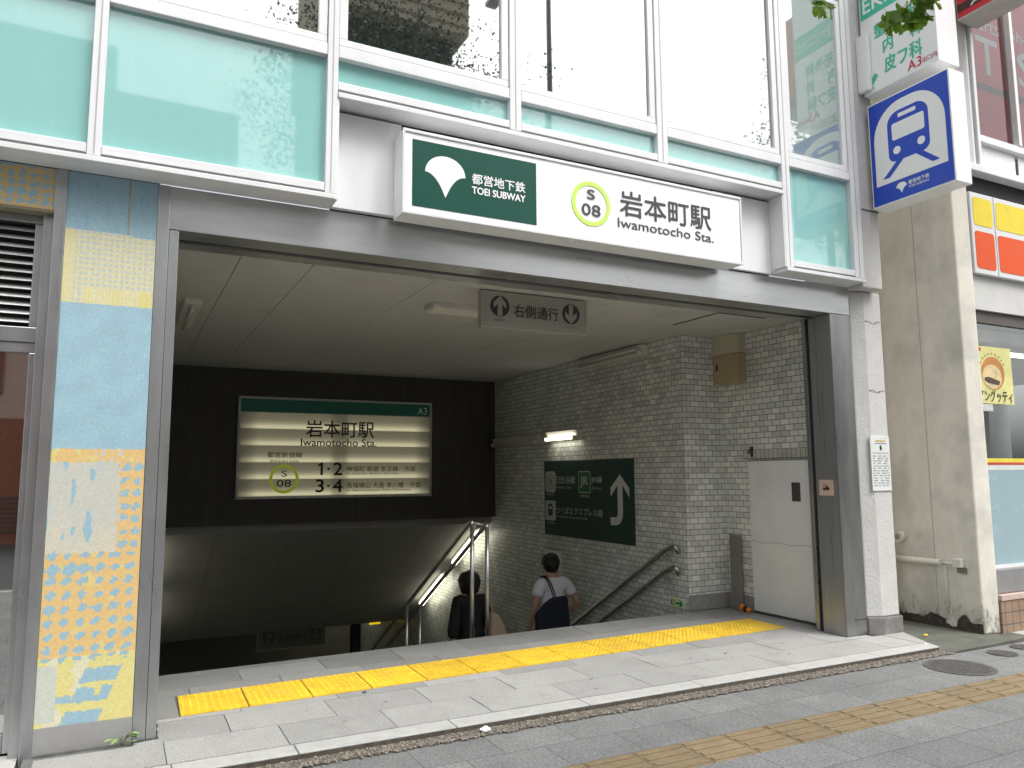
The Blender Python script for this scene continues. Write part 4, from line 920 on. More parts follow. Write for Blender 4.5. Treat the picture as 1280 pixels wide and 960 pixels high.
# crumbled foot: dark rubble where the render has broken off, above it mould in the material
bm = newbm(); top = []; N_ = 60
for k in range(N_ + 1):
    y = .44 - k * .845 / N_; z = .055 + .03 * noise.noise(Vector((y * 7, 0, 1))) + .02 * noise.noise(Vector((y * 23, 3, 1)))
    if -.02 < y < .16: z += .045 * math.sin((y + .02) / .18 * math.pi)
    if -.30 < y < -.16: z += .055 * math.sin((y + .30) / .14 * math.pi)
    if -.16 < y < -.05: z -= .06
    top.append((y, max(-.02, z)))
poly(bm, [(7.1035, .44, -.03)] + [(7.1035, y, z) for y, z in top] + [(7.1035, -.405, -.03)], (.003, 0, 0)); obj('broken_foot', bm, mat('rubble_dark', (.065, .055, .045), .95, 0, .5, 26, bump=1.0, bscale=50), sw)
def mouldy(src):
    m = src.copy(); m.name = 'mouldy_concrete'; N, L = m.node_tree.nodes, m.node_tree.links; b = N['Principled BSDF']; base = b.inputs['Base Color'].links[0].from_socket
    g = N.new('ShaderNodeNewGeometry'); sp = N.new('ShaderNodeSeparateXYZ'); L.new(g.outputs['Position'], sp.inputs[0])
    mp = N.new('ShaderNodeMapping'); mp.inputs['Scale'].default_value = (1, 1, .45); L.new(g.outputs['Position'], mp.inputs['Vector'])
    n = N.new('ShaderNodeTexNoise'); n.inputs['Scale'].default_value = 16; n.inputs['Detail'].default_value = 9; n.inputs['Roughness'].default_value = .75; L.new(mp.outputs[0], n.inputs['Vector'])
    hz = N.new('ShaderNodeMapRange'); hz.inputs['From Min'].default_value = .08; hz.inputs['From Max'].default_value = .48; hz.inputs['To Min'].default_value = .10; hz.inputs['To Max'].default_value = -.16; L.new(sp.outputs['Z'], hz.inputs['Value'])
    ad = N.new('ShaderNodeMath'); ad.operation = 'ADD'; L.new(n.outputs['Fac'], ad.inputs[0]); L.new(hz.outputs[0], ad.inputs[1])
    r_ = N.new('ShaderNodeMapRange'); r_.inputs['From Min'].default_value = .56; r_.inputs['From Max'].default_value = .68; r_.inputs['To Max'].default_value = .85; L.new(ad.outputs[0], r_.inputs['Value'])
    mx = N.new('ShaderNodeMix'); mx.data_type = 'RGBA'; L.new(r_.outputs[0], mx.inputs['Factor']); L.new(base, mx.inputs['A']); mx.inputs['B'].default_value = (.16, .15, .12, 1)
    # faint grey weathering a little higher up
    n2 = N.new('ShaderNodeTexNoise'); n2.inputs['Scale'].default_value = 2.6; n2.inputs['Detail'].default_value = 6; L.new(g.outputs['Position'], n2.inputs['Vector'])
    r2_ = N.new('ShaderNodeMapRange'); r2_.inputs['From Min'].default_value = .5; r2_.inputs['From Max'].default_value = .7; r2_.inputs['To Max'].default_value = .55; L.new(n2.outputs['Fac'], r2_.inputs['Value'])
    m2 = N.new('ShaderNodeMix'); m2.data_type = 'RGBA'; L.new(r2_.outputs[0], m2.inputs['Factor']); L.new(mx.outputs['Result'], m2.inputs['A']); m2.inputs['B'].default_value = (.40, .39, .37, 1)
    zz = N.new('ShaderNodeMath'); zz.operation = 'LESS_THAN'; zz.inputs[1].default_value = 2.2; L.new(sp.outputs['Z'], zz.inputs[0])
    L.new(mx.outputs['Result'], b.inputs['Base Color']); L.new(m2.outputs['Result'], b.inputs['Base Color'])
    return m
sw.data.materials[0] = mouldy(CONCN)
pp = thing('wall_pipe', 'cream pipe with a small junction box low on the stained wall', 'pipe', (7.09, 0, .57))
obj('pipe', tube(newbm(), [(7.07, .43, .585), (7.07, -.05, .585)], .028, 12), CONCN, pp, uv=False)
obj('thin_pipe', tube(newbm(), [(7.085, -.05, .585), (7.085, -.17, .583), (7.09, -.20, .583)], .012, 8), CONCN, pp, uv=False)
obj('thin_pipe', tube(newbm(), [(7.095, -.085, .575), (7.095, -.085, .16)], .009, 8), CONCN, pp, uv=False)
obj('junction_box', bx(7.045, 7.105, -.27, -.185, .555, .635), mat('box_white', (.66, .65, .60), .6), pp, .006); obj('junction_plate', bx(7.09, 7.106, -.29, -.20, .50, .553), mat('rust_plate', (.22, .19, .15), .8), pp)
vp = thing('vent_pipe', 'round cream vent cap beside the white pier', 'pipe', (7.07, .36, .76))
obj('cap', tube(newbm(), [(7.105, .37, .80), (7.04, .37, .80)], .055, 20), CONCN, vp, uv=False); obj('hole', tube(newbm(), [(7.0398, .37, .80), (7.0385, .37, .80)], .03, 16), mat('vent_grey', (.30, .28, .24), .8), vp, uv=False)
dp = thing('drain_pipe', 'thin cream pipe running down behind the white pier', 'pipe', (6.99, .4, 0))
obj('pipe', tube(newbm(), [(6.995, .40, -.03), (6.995, .40, .60)], .022, 10), CONCN, dp, uv=False); obj('collar', tube(newbm(), [(6.995, .40, .40), (6.995, .40, .45)], .028, 10), CONCN, dp, uv=False)
# store front
SX0, SX1, SY = 7.29, 14.0, -.45
obj('lintel', bx(SX0, SX1, SY + .03, SY + .3, 3.02, 3.36), mat('lintel_grey', (.55, .55, .53), .7, 0, .06, dirt=.3, dirtcol=(.35, .34, .32)), nb)
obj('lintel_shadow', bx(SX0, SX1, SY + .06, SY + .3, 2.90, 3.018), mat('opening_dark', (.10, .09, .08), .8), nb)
gl_ = obj('shop_window', sheet(SX0 + .02, SX1, SY + .085, .57, 2.9), SHOPG, nb)
obj('frame', bx(SX0 + .02, SX1, SY + .05, SY + .12, .54, .57), ALU, gl_)
obj('lower_film', bx(SX0 + .02, SX1, SY + .070, SY + .0795, .571, 1.46), mat('blue_grey_film', (.29, .40, .44), .25, 0, .03), gl_)
obj('film_stripe', bx(SX0 + .02, SX1, SY + .070, SY + .0795, 1.513, 1.535), mat('stripe_red', (.5, .05, .04), .4), gl_); obj('film_stripe', bx(SX0 + .02, SX1, SY + .070, SY + .0795, 1.536, 1.575), mat('stripe_yellow', (.70, .60, .06), .4), gl_)
obj('film_stripe', bx(SX0 + .02, SX1, SY + .0715, SY + .0795, 1.462, 1.511), mat('stripe_white', (.6, .62, .6), .4), gl_)
for xx in (8.6, 10.2, 12): obj('mullion', bx(xx - .03, xx + .03, SY + .05, SY + .12, .571, 2.9), ALU, gl_)
obj('shop_sill', bx(SX0, SX1, SY + .02, SY + .3, .315, .538), mat('sill_grey', (.22, .22, .22), .6, 0, .1), nb, .01)
obj('sill_tiles', bx(SX0, SX1, SY - .03, SY + .3, .262, .313), mat('pink_tile', (.50, .38, .33), .6, 0, .12, 20), nb, .004)
BT = brickmat('brown_plinth_tile', (.33, .22, .15), (.28, .19, .13), (.12, .10, .09), .108, .108, .006, .45, off=0, var=.2, bump=.5, oy=-.045)
obj('plinth_tiles', bx(SX0, SX1, SY - .02, SY + .3, -.03, .261), BT, nb)
obj('shop_interior', bx(SX0 + .02, SX1, 3.2, 3.3, 0, 3.2), mat('shop_wall', (.22, .24, .23), .8, 0, .15, 3), nb); obj('shop_ceiling', bx(SX0 + .02, SX1, SY + .32, 3.2, 2.95, 3.0), mat('shop_ceiling', (.5, .5, .48), .8), nb); obj('shop_floor', bx(SX0 + .02, SX1, SY + .32, 3.2, .0, .05), mat('shop_floor', (.3, .3, .3), .5), nb)
obj('shop_side', bx(SX0, SX0 + .019, SY + .32, 3.2, 0, 3.0), mat('shop_wall', (.2, .2, .2)), nb)
for k, (x0, yy) in enumerate(((7.35, .6), (8.25, .6), (9.4, .6), (8.4, 1.8), (9.6, 1.8))):
    t = thing('shop_lamp', 'lit fluorescent tube inside the convenience store, number %s from the concrete pier' % ('one', 'two', 'three', 'four', 'five')[k], 'lamp', (x0, yy, 2.9), 'tubes inside the store')
    t['label'] = 'lit fluorescent tube on the ceiling inside the store window'
    obj('body', bx(x0, x0 + .8, yy - .05, yy + .05, 2.88, 2.949), LAMPB, t); obj('tube', tube(newbm(), [(x0 + .03, yy, 2.855), (x0 + .77, yy, 2.855)], .02), TUBE, t, uv=False)
po = thing('shop_poster', 'yellow poster of a filled burger in the store window', 'poster', (7.6, -.4, 1.6))
obj('sheet', bx(7.30, 7.905, SY + .066, SY + .072, 2.105, 2.668), mat('poster_yellow', (.60, .58, .24), .5, 0, .18, 6), po)
FP = Face((7.30, SY + .066, 2.105), (1, 0, 0), (0, 0, 1))
FP.shape('bun', disc(.29, .30, .185, .165), mat('bun_brown', (.46, .20, .05), .5, 0, .25, 12), po, .002); FP.shape('bun', disc(.27, .265, .155, .12), mat('bun_cream', (.60, .47, .26), .5, 0, .25, 12), po, .0035)
FP.shape('filling', [(.14, .225), (.20, .20), (.37, .185), (.39, .225), (.30, .245), (.22, .262), (.15, .255)], mat('filling_dark', (.07, .045, .03), .6), po, .005)
FP.text('アングッティ', .03, .02, .575, .135, INK, po, .004, .02)
FP.rect('red_tag', .02, .515, .12, .545, REDL, po, .003)
for k in range(9): a = R(30 + k * 15); FP.shape('small_print', disc(.29 + .215 * math.cos(a), .30 + .195 * math.sin(a), .010), mat('print_brown', (.3, .2, .08), .6), po, .003)
obj('lower_sheet', bx(7.33, 7.55, SY + .066, SY + .072, 2.03, 2.098), mat('white_print', (.5, .52, .5), .5, 0, .6, 60), po)
fs = thing('fascia_sign', 'store fascia sign with a yellow band above an orange band', 'sign', (8, -.5, 3.36))
obj('case', bx(SX0 + .005, SX1, SY - .02, SY + .3, 3.362, 4.185), mat('fascia_grey', (.62, .63, .63), .35, 0, .03), fs, .008)
FF = Face((SX0 + .005, SY - .02, 3.362), (1, 0, 0), (0, 0, 1))
YL = mat('fascia_yellow', (.70, .56, .02), .3, 0, .05, spec=.25); OG = mat('fascia_orange', (.66, .075, .006), .35, 0, .04, spec=.2)
for a0, a1 in ((.035, .345), (.405, 2.0), (2.06, 4.0)):
    FF.rect('yellow_panel', a0, .49, a1, .775, YL, fs, .003, rad=.035); FF.rect('orange_panel', a0, .055, a1, .43, OG, fs, .003, rad=.035)
FF.rect('panel_joint', .372, .0, .382, .82, mat('joint_grey', (.35, .35, .35), .5), fs, .003)
# second storey
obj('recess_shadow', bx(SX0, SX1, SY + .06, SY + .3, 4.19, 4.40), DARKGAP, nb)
obj('canopy_strip', bx(SX0, SX1, SY - .05, SY + .3, 4.402, 4.475), ALU, nb, .006)
obj('upper_pier', bx(SX0, 7.46, SY + .003, SY + .3, 4.477, 8.0), CONC, nb)
bm = newbm(); box(bm, 7.462, 7.50, SY + .01, SY + .12, 4.477, 8); box(bm, 7.53, 7.575, SY - .01, SY + .12, 4.477, 8); obj('window_post', bm, ALU, nb, .004)
for x0, x1 in ((7.58, 8.24), (8.30, 9.6), (9.66, 11)):
    obj('spandrel_panel', bx(x0, x1, SY + .05, SY + .06, 4.477, 4.76), mat('spandrel_white', (.70, .72, .72), .15, 0, .05), nb)
    obj('sill', bx(x0 - .02, x1 + .04, SY - .0, SY + .12, 4.762, 4.835), ALU, nb, .004)
    w = obj('window', sheet(x0, x1, SY + .05, 4.84, 8.0), glassmat('upper_glass_%d' % int(x0 * 10), .02, (.5, .3, .3), transp=.95), nb)
    obj('mullion', bx(x1 + .003, x1 + .055, SY - .01, SY + .12, 4.84, 8.0), ALU, w, .004)
obj('room_back', bx(SX0, 11.0, SY + .7, SY + .8, 4.4, 8.0), mat('room_wall', (.35, .34, .33), .8), nb)
for (x0, x1, tx, big, lab) in ((7.60, 8.22, 'Darts', 'T', 'red window banner with a big white T'), (8.32, 9.58, 'Shop', 'S', 'red window banner at the right edge of the photo')):
    t = thing('window_banner', lab, 'banner', (x0, SY, 4.86))
    obj('cloth', bx(x0, x1, SY + .062, SY + .066, 4.86, 7.9), mat('banner_red', (.78, .07, .09), .6, 0, .12, 3), t)
    Fz = Face((x0, SY + .062, 4.86), (1, 0, 0), (0, 0, 1)); w = x1 - x0
    Fz.rect('dark_stripe', 0, .52, w, .60, mat('stripe_dark', (.10, .03, .035), .5), t, .003); Fz.text(big, .14, .72, .50, 1.12, INKW, t, .004, .03); Fz.text(tx, .03, 1.20, min(w - .05, .56), 1.36, INKW, t, .004, .02)
    Fz.rect('edge_stripe', w - .05, 0, w, 3.0, mat('stripe_crimson', (.45, .0, .03), .5), t, .002)
obj('upper_wall', bx(SX0, SX1, SY + .85, SY + 1.0, 4.4, 8.0), CONCN, nb)

# ================================================================== PEOPLE
SKIN = mat('skin', (.50, .30, .21), .55, 0, .05); HAIR = mat('black_hair', (.012, .010, .010), .5, 0, .2, 90)
def skinmesh(name, joints, edges, radii, m, parent, sub=2, root=0):
    me = bpy.data.meshes.new(name); me.from_pydata([tuple(Vector(j) - parent.location) for j in joints], edges, [])
    o = bpy.data.objects.new(name, me); COL.objects.link(o); o.modifiers.new('skin', 'SKIN')
    me.skin_vertices[0].data
    for i, rr in enumerate(radii): me.skin_vertices[0].data[i].radius = rr if isinstance(rr, tuple) else (rr, rr)
    me.skin_vertices[0].data[root].use_root = True
    s = o.modifiers.new('sub', 'SUBSURF'); s.levels = sub; s.render_levels = sub
    ev = bpy.data.meshes.new_from_object(o.evaluated_get(bpy.context.evaluated_depsgraph_get()))
    ev.name = name; bpy.data.objects.remove(o); bpy.data.meshes.remove(me)
    for p in ev.polygons: p.use_smooth = True
    ev.materials.clear(); ev.materials.append(m)
    o = bpy.data.objects.new(name, ev); COL.objects.link(o); o.parent = parent
    return o
def person(base, H, label, pose, shirt, trousers, hairlen, sleeve, armL, armR, leg):
    """walker seen from behind, facing +y, descending; base = ground point under the body, measures for H metres"""
    t = thing('person', label, 'person', base); B = Vector(base); k = H / 1.72
    P = lambda x, y, z: B + Vector((x * k * 1.02, y * k, z * k))
    pelvis, waist, chest, neckb, neck = P(0, .0, .90), P(0, .01, 1.06), P(0, .02, 1.27), P(0, .03, 1.42), P(0, .05, 1.50)
    head = P(.0, .075, 1.60); crown = P(0, .06, 1.66)
    shL, shR = P(-.175, .02, 1.385), P(.175, .02, 1.385)
    eL, wL, hL = [P(*a) for a in armL]; eR, wR, hR = [P(*a) for a in armR]
    hipL, hipR = P(-.09, .0, .86), P(.09, .0, .86)
    kL, aL, tL = [P(*a) for a in leg[0]]; kR, aR, tR = [P(*a) for a in leg[1]]
    J = [pelvis, waist, chest, neckb, neck, head, crown, shL, eL, wL, hL, shR, eR, wR, hR, hipL, kL, aL, tL, hipR, kR, aR, tR]
    E_ = [(0, 1), (1, 2), (2, 3), (3, 4), (4, 5), (5, 6), (3, 7), (7, 8), (8, 9), (9, 10), (3, 11), (11, 12), (12, 13), (13, 14), (0, 15), (15, 16), (16, 17), (17, 18), (0, 19), (19, 20), (20, 21), (21, 22)]
    rd = [(.135, .10), (.125, .09), (.145, .10), (.075, .065), .052, (.078, .092), (.062, .072), .058, .040, .028, (.030, .018), .058, .040, .028, (.030, .018), .085, .055, .040, .035, .085, .055, .040, .035]
    rd = [tuple(a * k for a in q) if isinstance(q, tuple) else q * k for q in rd]
    skinmesh('body', J, E_, rd, SKIN, t)
    # five fingers on each hand
    for (h, w, nm) in ((hL, wL, -1), (hR, wR, 1)):
        d = (h - w).normalized(); side = d.cross(Vector((0, 0, 1))); side = side.normalized() if side.length > .1 else Vector((0, 1, 0)); up = side.cross(d)
        for q, (ln, sp) in enumerate(((.062, -.026), (.075, -.009), (.072, .009), (.056, .025))):
            a = h + side * sp * k; b = a + d * ln * .55 * k - up * .004; c = b + (d * .8 + up * .6).normalized() * ln * .5 * k
            skinmesh('finger', [a - d * .02, a, b, c], [(0, 1), (1, 2), (2, 3)], [.010, .009, .0085, .007], SKIN, t, 1)
        a = h - d * .05 * k; b = a + side * (-.038) * k + d * .03 * k; c = b + d * .035 * k + up * .012
        skinmesh('thumb', [a, b, c], [(0, 1), (1, 2)], [.012, .010, .008], SKIN, t, 1)
    # shirt
    def lerp(a, b, s): return a + (b - a) * s
    sl1 = lerp(shL, eL, sleeve); sr1 = lerp(shR, eR, sleeve)
    J = [lerp(pelvis, waist, -.25), lerp(pelvis, waist, .5), waist, chest, lerp(chest, neckb, .75), lerp(shL, neckb, .0), sl1, lerp(shR, neckb, .0), sr1, lerp(neckb, neck, .35)]
    E2 = [(0, 1), (1, 2), (2, 3), (3, 4), (4, 5), (5, 6), (4, 7), (7, 8), (4, 9)]
    rd = [(.178, .13), (.172, .125), (.168, .12), (.182, .126), (.128, .095), .082, .076, .082, .076, .068]
    rd = [tuple(a * k for a in q) if isinstance(q, tuple) else q * k for q in rd]
    skinmesh('shirt', J, E2, rd, shirt, t, 2, 2)
    J = [lerp(pelvis, waist, .15), hipL, kL, lerp(kL, aL, .9), hipR, kR, lerp(kR, aR, .9)]
    rd = [(.150, .115), .10, .072, .062, .10, .072, .062]; rd = [tuple(a * k for a in q) if isinstance(q, tuple) else q * k for q in rd]
    skinmesh('trousers', J, [(0, 1), (1, 2), (2, 3), (0, 4), (4, 5), (5, 6)], rd, trousers, t)
    for a, b in ((aL, tL), (aR, tR)): skinmesh('shoe', [a + Vector((0, -.03, -.03)), a + Vector((0, .03, -.04)), b + Vector((0, .03, -.02))], [(0, 1), (1, 2)], [.05, .05, .04], mat('shoe_black', (.03, .03, .03), .5), t, 1)
    # hair, ears, face
    bm = newbm(); bmesh.ops.create_icosphere(bm, subdivisions=4, radius=1)
    for v in bm.verts:
        q = v.co.copy(); front = max(0, q.y)
        s = 1 + .10 * noise.noise(q * 4) + .05 * noise.noise(q * 11) + .05 * noise.noise(Vector((q.x * 26, q.y * 26, q.z * 5)))
        low = -1.0 - hairlen
        z = q.z if q.z > 0 else q.z * (1 + hairlen) * (1 - .75 * front)
        wid = 1 - (.22 * max(0, -q.z) if hairlen < .5 else -.04)
        bob = 1.38 if hairlen > .5 else 1.13
        v.co = head + Vector((q.x * .096 * s * wid * bob, q.y * .112 * s * bob - .012, z * .125 * s + .02)) * k
    obj('hair', bm, HAIR, t, uv=False, smooth=True)
    for sx in (-1, 1):
        bm = newbm(); bmesh.ops.create_icosphere(bm, subdivisions=2, radius=1, matrix=Matrix.Translation(head + Vector((sx * .086, .02, -.02)) * k) @ Matrix.Diagonal((.012 * k, .022 * k, .034 * k, 1))); obj('ear', bm, SKIN, t, uv=False, smooth=True)
        bm = newbm(); bmesh.ops.create_icosphere(bm, subdivisions=2, radius=.012 * k, matrix=Matrix.Translation(head + Vector((sx * .032, .088, .0)) * k)); obj('eye', bm, INKW, t, uv=False, smooth=True)
    bm = newbm(); poly(bm, [head + Vector(q) * k for q in ((-.014, .095, -.035), (.014, .095, -.035), (.006, .098, .012), (-.006, .098, .012))], Vector((0, .018, -.006)) * k); obj('nose', bm, SKIN, t, uv=False)
    bm = newbm(); poly(bm, [head + Vector(q) * k for q in ((-.024, .090, -.062), (.024, .090, -.062), (.018, .091, -.053), (-.018, .091, -.053))], Vector((0, .008, 0)) * k); obj('mouth', bm, mat('lips', (.35, .14, .12), .5), t, uv=False)
    return t
def step_z(y): return -rise * (math.floor((y - 1.5) / tread) + 1)
mx_, my_ = 4.885, 3.60; mz = step_z(my_)
legs_m = [[(-.10, .06, .47), (-.10, -.02, .09), (-.11, .10, .04)], [(.10, .22, .42), (.10, .24, .00), (.10, .36, -.06)]]
person((mx_, my_, mz), 1.76, 'person in a white T-shirt walking down the stairs with a navy tote bag', 0,
       mat('white_tshirt', (.86, .87, .93), .85, 0, .05, 8, bump=.5, bscale=14), mat('pale_trousers', (.42, .43, .46), .85), .10, .62,
       [(-.262, -.02, 1.13), (-.285, .06, .90), (-.285, .10, .82)], [(.300, -.06, 1.13), (.235, .14, .98), (.200, .21, .94)], legs_m)
bag = thing('tote_bag', 'navy tote bag hanging behind the back of the person in white', 'bag', (mx_ - .05, my_ - .18, mz + .8))
def bagbody(pts, y0, thick, m, nm, parent):
    bm = poly(newbm(), [(x, y0, z) for x, z in pts], (0, thick, 0)); o = obj(nm, bm, m, parent, uv=False)
    b = o.modifiers.new('bevel', 'BEVEL'); b.width = .03; b.segments = 4; b.limit_method = 'NONE'
    return o
NAVY = mat('navy_canvas', (.012, .017, .035), .85, 0, .15, 20, bump=.3, bscale=150)
bz = mz
bagbody([(x - .05, z) for x, z in ((mx_ - .31, bz + .74), (mx_ + .0, bz + .82), (mx_ + .14, bz + .92), (mx_ + .105, bz + 1.29), (mx_ - .08, bz + 1.275), (mx_ - .18, bz + 1.22), (mx_ - .31, bz + 1.10))], my_ - .265, .12, NAVY, 'body', bag)
for dx in (0, .03):
    obj('strap', tube(newbm(), smoothpath([(mx_ - .115 + dx, my_ - .20, bz + 1.26), (mx_ - .13 + dx, my_ - .155, bz + 1.38), (mx_ - .145 + dx, my_ - .085, bz + 1.475), (mx_ - .15 + dx, my_ + .02, bz + 1.51), (mx_ - .15 + dx, my_ + .12, bz + 1.43)], 5), .0085, 8), NAVY, bag, uv=False)
wx, wy = 3.765, 3.60; wz = step_z(wy)
person((wx, wy, wz), 1.61, 'person in black with bobbed black hair walking down behind the steel rail', 0,
       mat('black_top', (.012, .012, .013), .85, 0, .1), mat('black_skirt', (.015, .015, .016), .85), .75, 1.75,
       [(-.235, -.02, 1.13), (-.25, .06, .92), (-.25, .10, .84)], [(.235, .02, 1.12), (.25, .16, .98), (.24, .24, .96)], legs_m)
hb = thing('shoulder_bag', 'beige shoulder bag at the right side of the person in black', 'bag', (wx + .25, wy, wz + .7))
bagbody([(wx + .15, wz + .80), (wx + .38, wz + .88), (wx + .35, wz + .99), (wx + .27, wz + 1.14), (wx + .165, wz + 1.18)], wy - .21, .10, mat('beige_leather', (.46, .33, .24), .6, 0, .08), 'body', hb)
obj('strap', tube(newbm(), smoothpath([(wx + .20, wy - .16, wz + 1.15), (wx + .19, wy - .13, wz + 1.24), (wx + .165, wy - .01, wz + 1.335), (wx + .18, wy + .09, wz + 1.18)], 5), .009, 8), mat('beige_leather', (.46, .33, .24)), hb, uv=False)

# ================================================================== WEED, LITTER, LEAVES
LEAFM = mat('leaf_green', (.115, .20, .03), .5, 0, .3, 30)
_n, _l = LEAFM.node_tree.nodes, LEAFM.node_tree.links; _t = _n.new('ShaderNodeBsdfTranslucent'); _t.inputs['Color'].default_value = (.20, .36, .03, 1); _m = _n.new('ShaderNodeMixShader'); _m.inputs[0].default_value = .45
_l.new(_n['Principled BSDF'].outputs[0], _m.inputs[1]); _l.new(_t.outputs[0], _m.inputs[2]); _l.new(_m.outputs[0], _n['Material Output'].inputs['Surface'])
def leafblade(bm, base, d, L, w, bend=.3):
    d = Vector(d).normalized(); s = d.cross(Vector((0, 0, 1))); s = s.normalized() if s.length > .05 else Vector((1, 0, 0)); n = s.cross(d)
    prev = None
    for k in range(6):
        t = k / 5; c = Vector(base) + d * L * t - n * (bend * L * t * t) * (-1 if n.z < 0 else 1); ww = w * math.sin(math.pi * min(.98, .1 + .85 * t)) * (1 + .25 * math.sin(t * 19))
        a = bm.verts.new(c + s * ww); b = bm.verts.new(c - s * ww); m_ = bm.verts.new(c - n * w * .15)
        if prev: bm.faces.new((prev[0], prev[2], m_, a)); bm.faces.new((prev[2], prev[1], b, m_))
        prev = (a, b, m_)
wd = thing('weed', 'small green weed sprouting at the foot of the steel jamb', 'plant', (.08, -.03, 0)); rnd = random.Random(3)
bm = newbm(); bl = []
for k in range(9):
    a = rnd.uniform(-.6, 3.7); tip = Vector((.078 + .045 * math.cos(a), -.042 - .025 * abs(math.sin(a)), .02 + rnd.uniform(.0, .045)))
    tube(bm, smoothpath([(.08, -.03, -.005), ((.08 + tip.x) / 2, (tip.y - .03) / 2, tip.z * .8), tip], 3), .0018, 5); bl.append((tip, (math.cos(a), -.35, rnd.uniform(-.1, .4))))
obj('stem', bm, mat('stem_green', (.16, .22, .06), .6), wd, uv=False)
bm = newbm()
for tip, d in bl: leafblade(bm, tip, d, rnd.uniform(.030, .048), rnd.uniform(.010, .015))
obj('leaf', bm, mat('weed_green', (.22, .36, .10), .5, 0, .2, 60), wd, uv=False)['kind'] = 'stuff'
def crumple(c, s, seed):
    bm = newbm(); bmesh.ops.create_icosphere(bm, subdivisions=3, radius=1)
    for v in bm.verts: q = v.co.copy(); k = 1 + .35 * noise.noise(q * 2.2 + Vector((seed, 0, 0))) + .2 * noise.noise(q * 5); v.co = Vector((q.x * s * 1.3 * k, q.y * s * k, max(-.5, q.z) * s * .7 * k)) + Vector(c)
    return bm
tag(obj('paper_scrap', crumple((1.96, -.675, -.018), .024, 1), mat('white_paper', (.80, .80, .80), .8), None, uv=False), 'crumpled white scrap of paper lying on the gravel gutter', 'litter')
tag(obj('paper_scrap', crumple((6.15, -.50, .004), .009, 5), mat('white_paper', (.8, .8, .8)), None, uv=False), 'tiny white scrap by the right end of the kerb', 'litter')
tag(obj('fallen_leaf', crumple((6.58, -.20, -.022), .018, 9), mat('yellow_leaf', (.60, .45, .06), .7), None, uv=False), 'yellow fallen leaf on the dark ground by the white pier', 'leaf')
tag(obj('dropped_gum', crumple((1.53, .33, .002), .012, 11), mat('gum_dark', (.06, .05, .045), .9), None, uv=False), 'dark blob on the slab in front of the yellow strip', 'litter')
# brown stains on the slabs
bm = newbm(); rnd = random.Random(21)
for _ in range(16):
    cx_, cy_, s = rnd.uniform(.8, 5.6), rnd.uniform(-.42, .28), rnd.uniform(.006, .016)
    bm.faces.new([bm.verts.new((cx_ + s * 1.3 * math.cos(t) * rnd.uniform(.7, 1.1), cy_ + s * math.sin(t) * rnd.uniform(.7, 1.1), .0022)) for t in [2 * math.pi * k / 9 for k in range(9)]])
struct(obj('paving_stain', bm, mat('gum_stain', (.16, .155, .15), .9)))

# ================================================================== STREET TREE (behind the camera, one twig hanging into view)
tr = thing('street_tree', 'street tree whose leafy twig hangs into the top of the picture', 'tree', (3.9, -6.3, -.04))
BARK = mat('bark', (.16, .13, .10), .9, 0, .3, 14, bump=.8, bscale=30)
obj('trunk', tube(newbm(), smoothpath([(3.9, -6.3, -.04), (3.95, -6.32, 2.2), (3.9, -6.25, 4.4), (4.0, -6.4, 6.6), (4.05, -6.5, 9.0)], 6), [.17 - .14 * i / 24 for i in range(25)], 12), BARK, tr, uv=False)
CROWN = mat('crown_leaf', (.035, .065, .018), .6, 0, .3, 8)
rnd = random.Random(5); bm = newbm(); tips = []
twig = smoothpath([(3.93, -6.27, 4.1), (3.3, -5.2, 4.6), (2.75, -4.1, 4.2), (2.47, -3.45, 3.55), (2.41, -3.32, 3.12)], 6)
tube(bm, twig, [.035 - .0325 * i / 24 for i in range(25)], 7)
tube(bm, smoothpath([twig[18], (2.42, -3.36, 3.6), (2.26, -3.14, 3.22)], 5), [.006 - .0045 * i / 10 for i in range(11)], 6)
tube(bm, smoothpath([twig[22], (2.38, -3.29, 3.07), (2.345, -3.225, 3.055)], 4), .0022, 5)
for k in range(20):
    z = rnd.uniform(5.4, 8.0); a = rnd.uniform(0, 6.28); L_ = rnd.uniform(.8, 1.7)
    p0 = Vector((3.95, -6.35, z - .5)); p1 = p0 + Vector((math.cos(a) * L_ * .55, math.sin(a) * L_ * .55, .25)); p2 = p0 + Vector((math.cos(a) * L_, math.sin(a) * L_, .45 + rnd.uniform(-.2, .4)))
    tube(bm, smoothpath([p0, p1, p2], 3), [.04 - .005 * i for i in range(7)], 6); tips += [p1, p2, (p1 + p2) / 2]
obj('limb', bm, BARK, tr, uv=False)['kind'] = 'stuff'
def ginkgo(bm, base, d, n, s):
    d = Vector(d).normalized(); n = (Vector(n) - d * Vector(n).dot(d)).normalized(); sd_ = d.cross(n)
    st0 = Vector(base); c0 = st0 + d * s * .55
    a = bm.verts.new(st0 + sd_ * s * .012); b = bm.verts.new(st0 - sd_ * s * .012); e = bm.verts.new(c0 + sd_ * s * .012); g_ = bm.verts.new(c0 - sd_ * s * .012); bm.faces.new((a, b, g_, e))
    ce_ = bm.verts.new(c0); prev = None
    for k in range(13):
        t = R(-68 + 136 * k / 12); rr = s * (.80 + .05 * math.cos(k * 2.4)) * (.78 if k == 6 else 1)
        v = bm.verts.new(c0 + d * rr * math.cos(t) + sd_ * rr * math.sin(t) + n * s * (.10 * math.cos(k * 1.7) * abs(math.sin(t)) - .12 * math.sin(t) ** 2))
        if prev: bm.faces.new((ce_, prev, v))
        prev = v
bm = newbm()
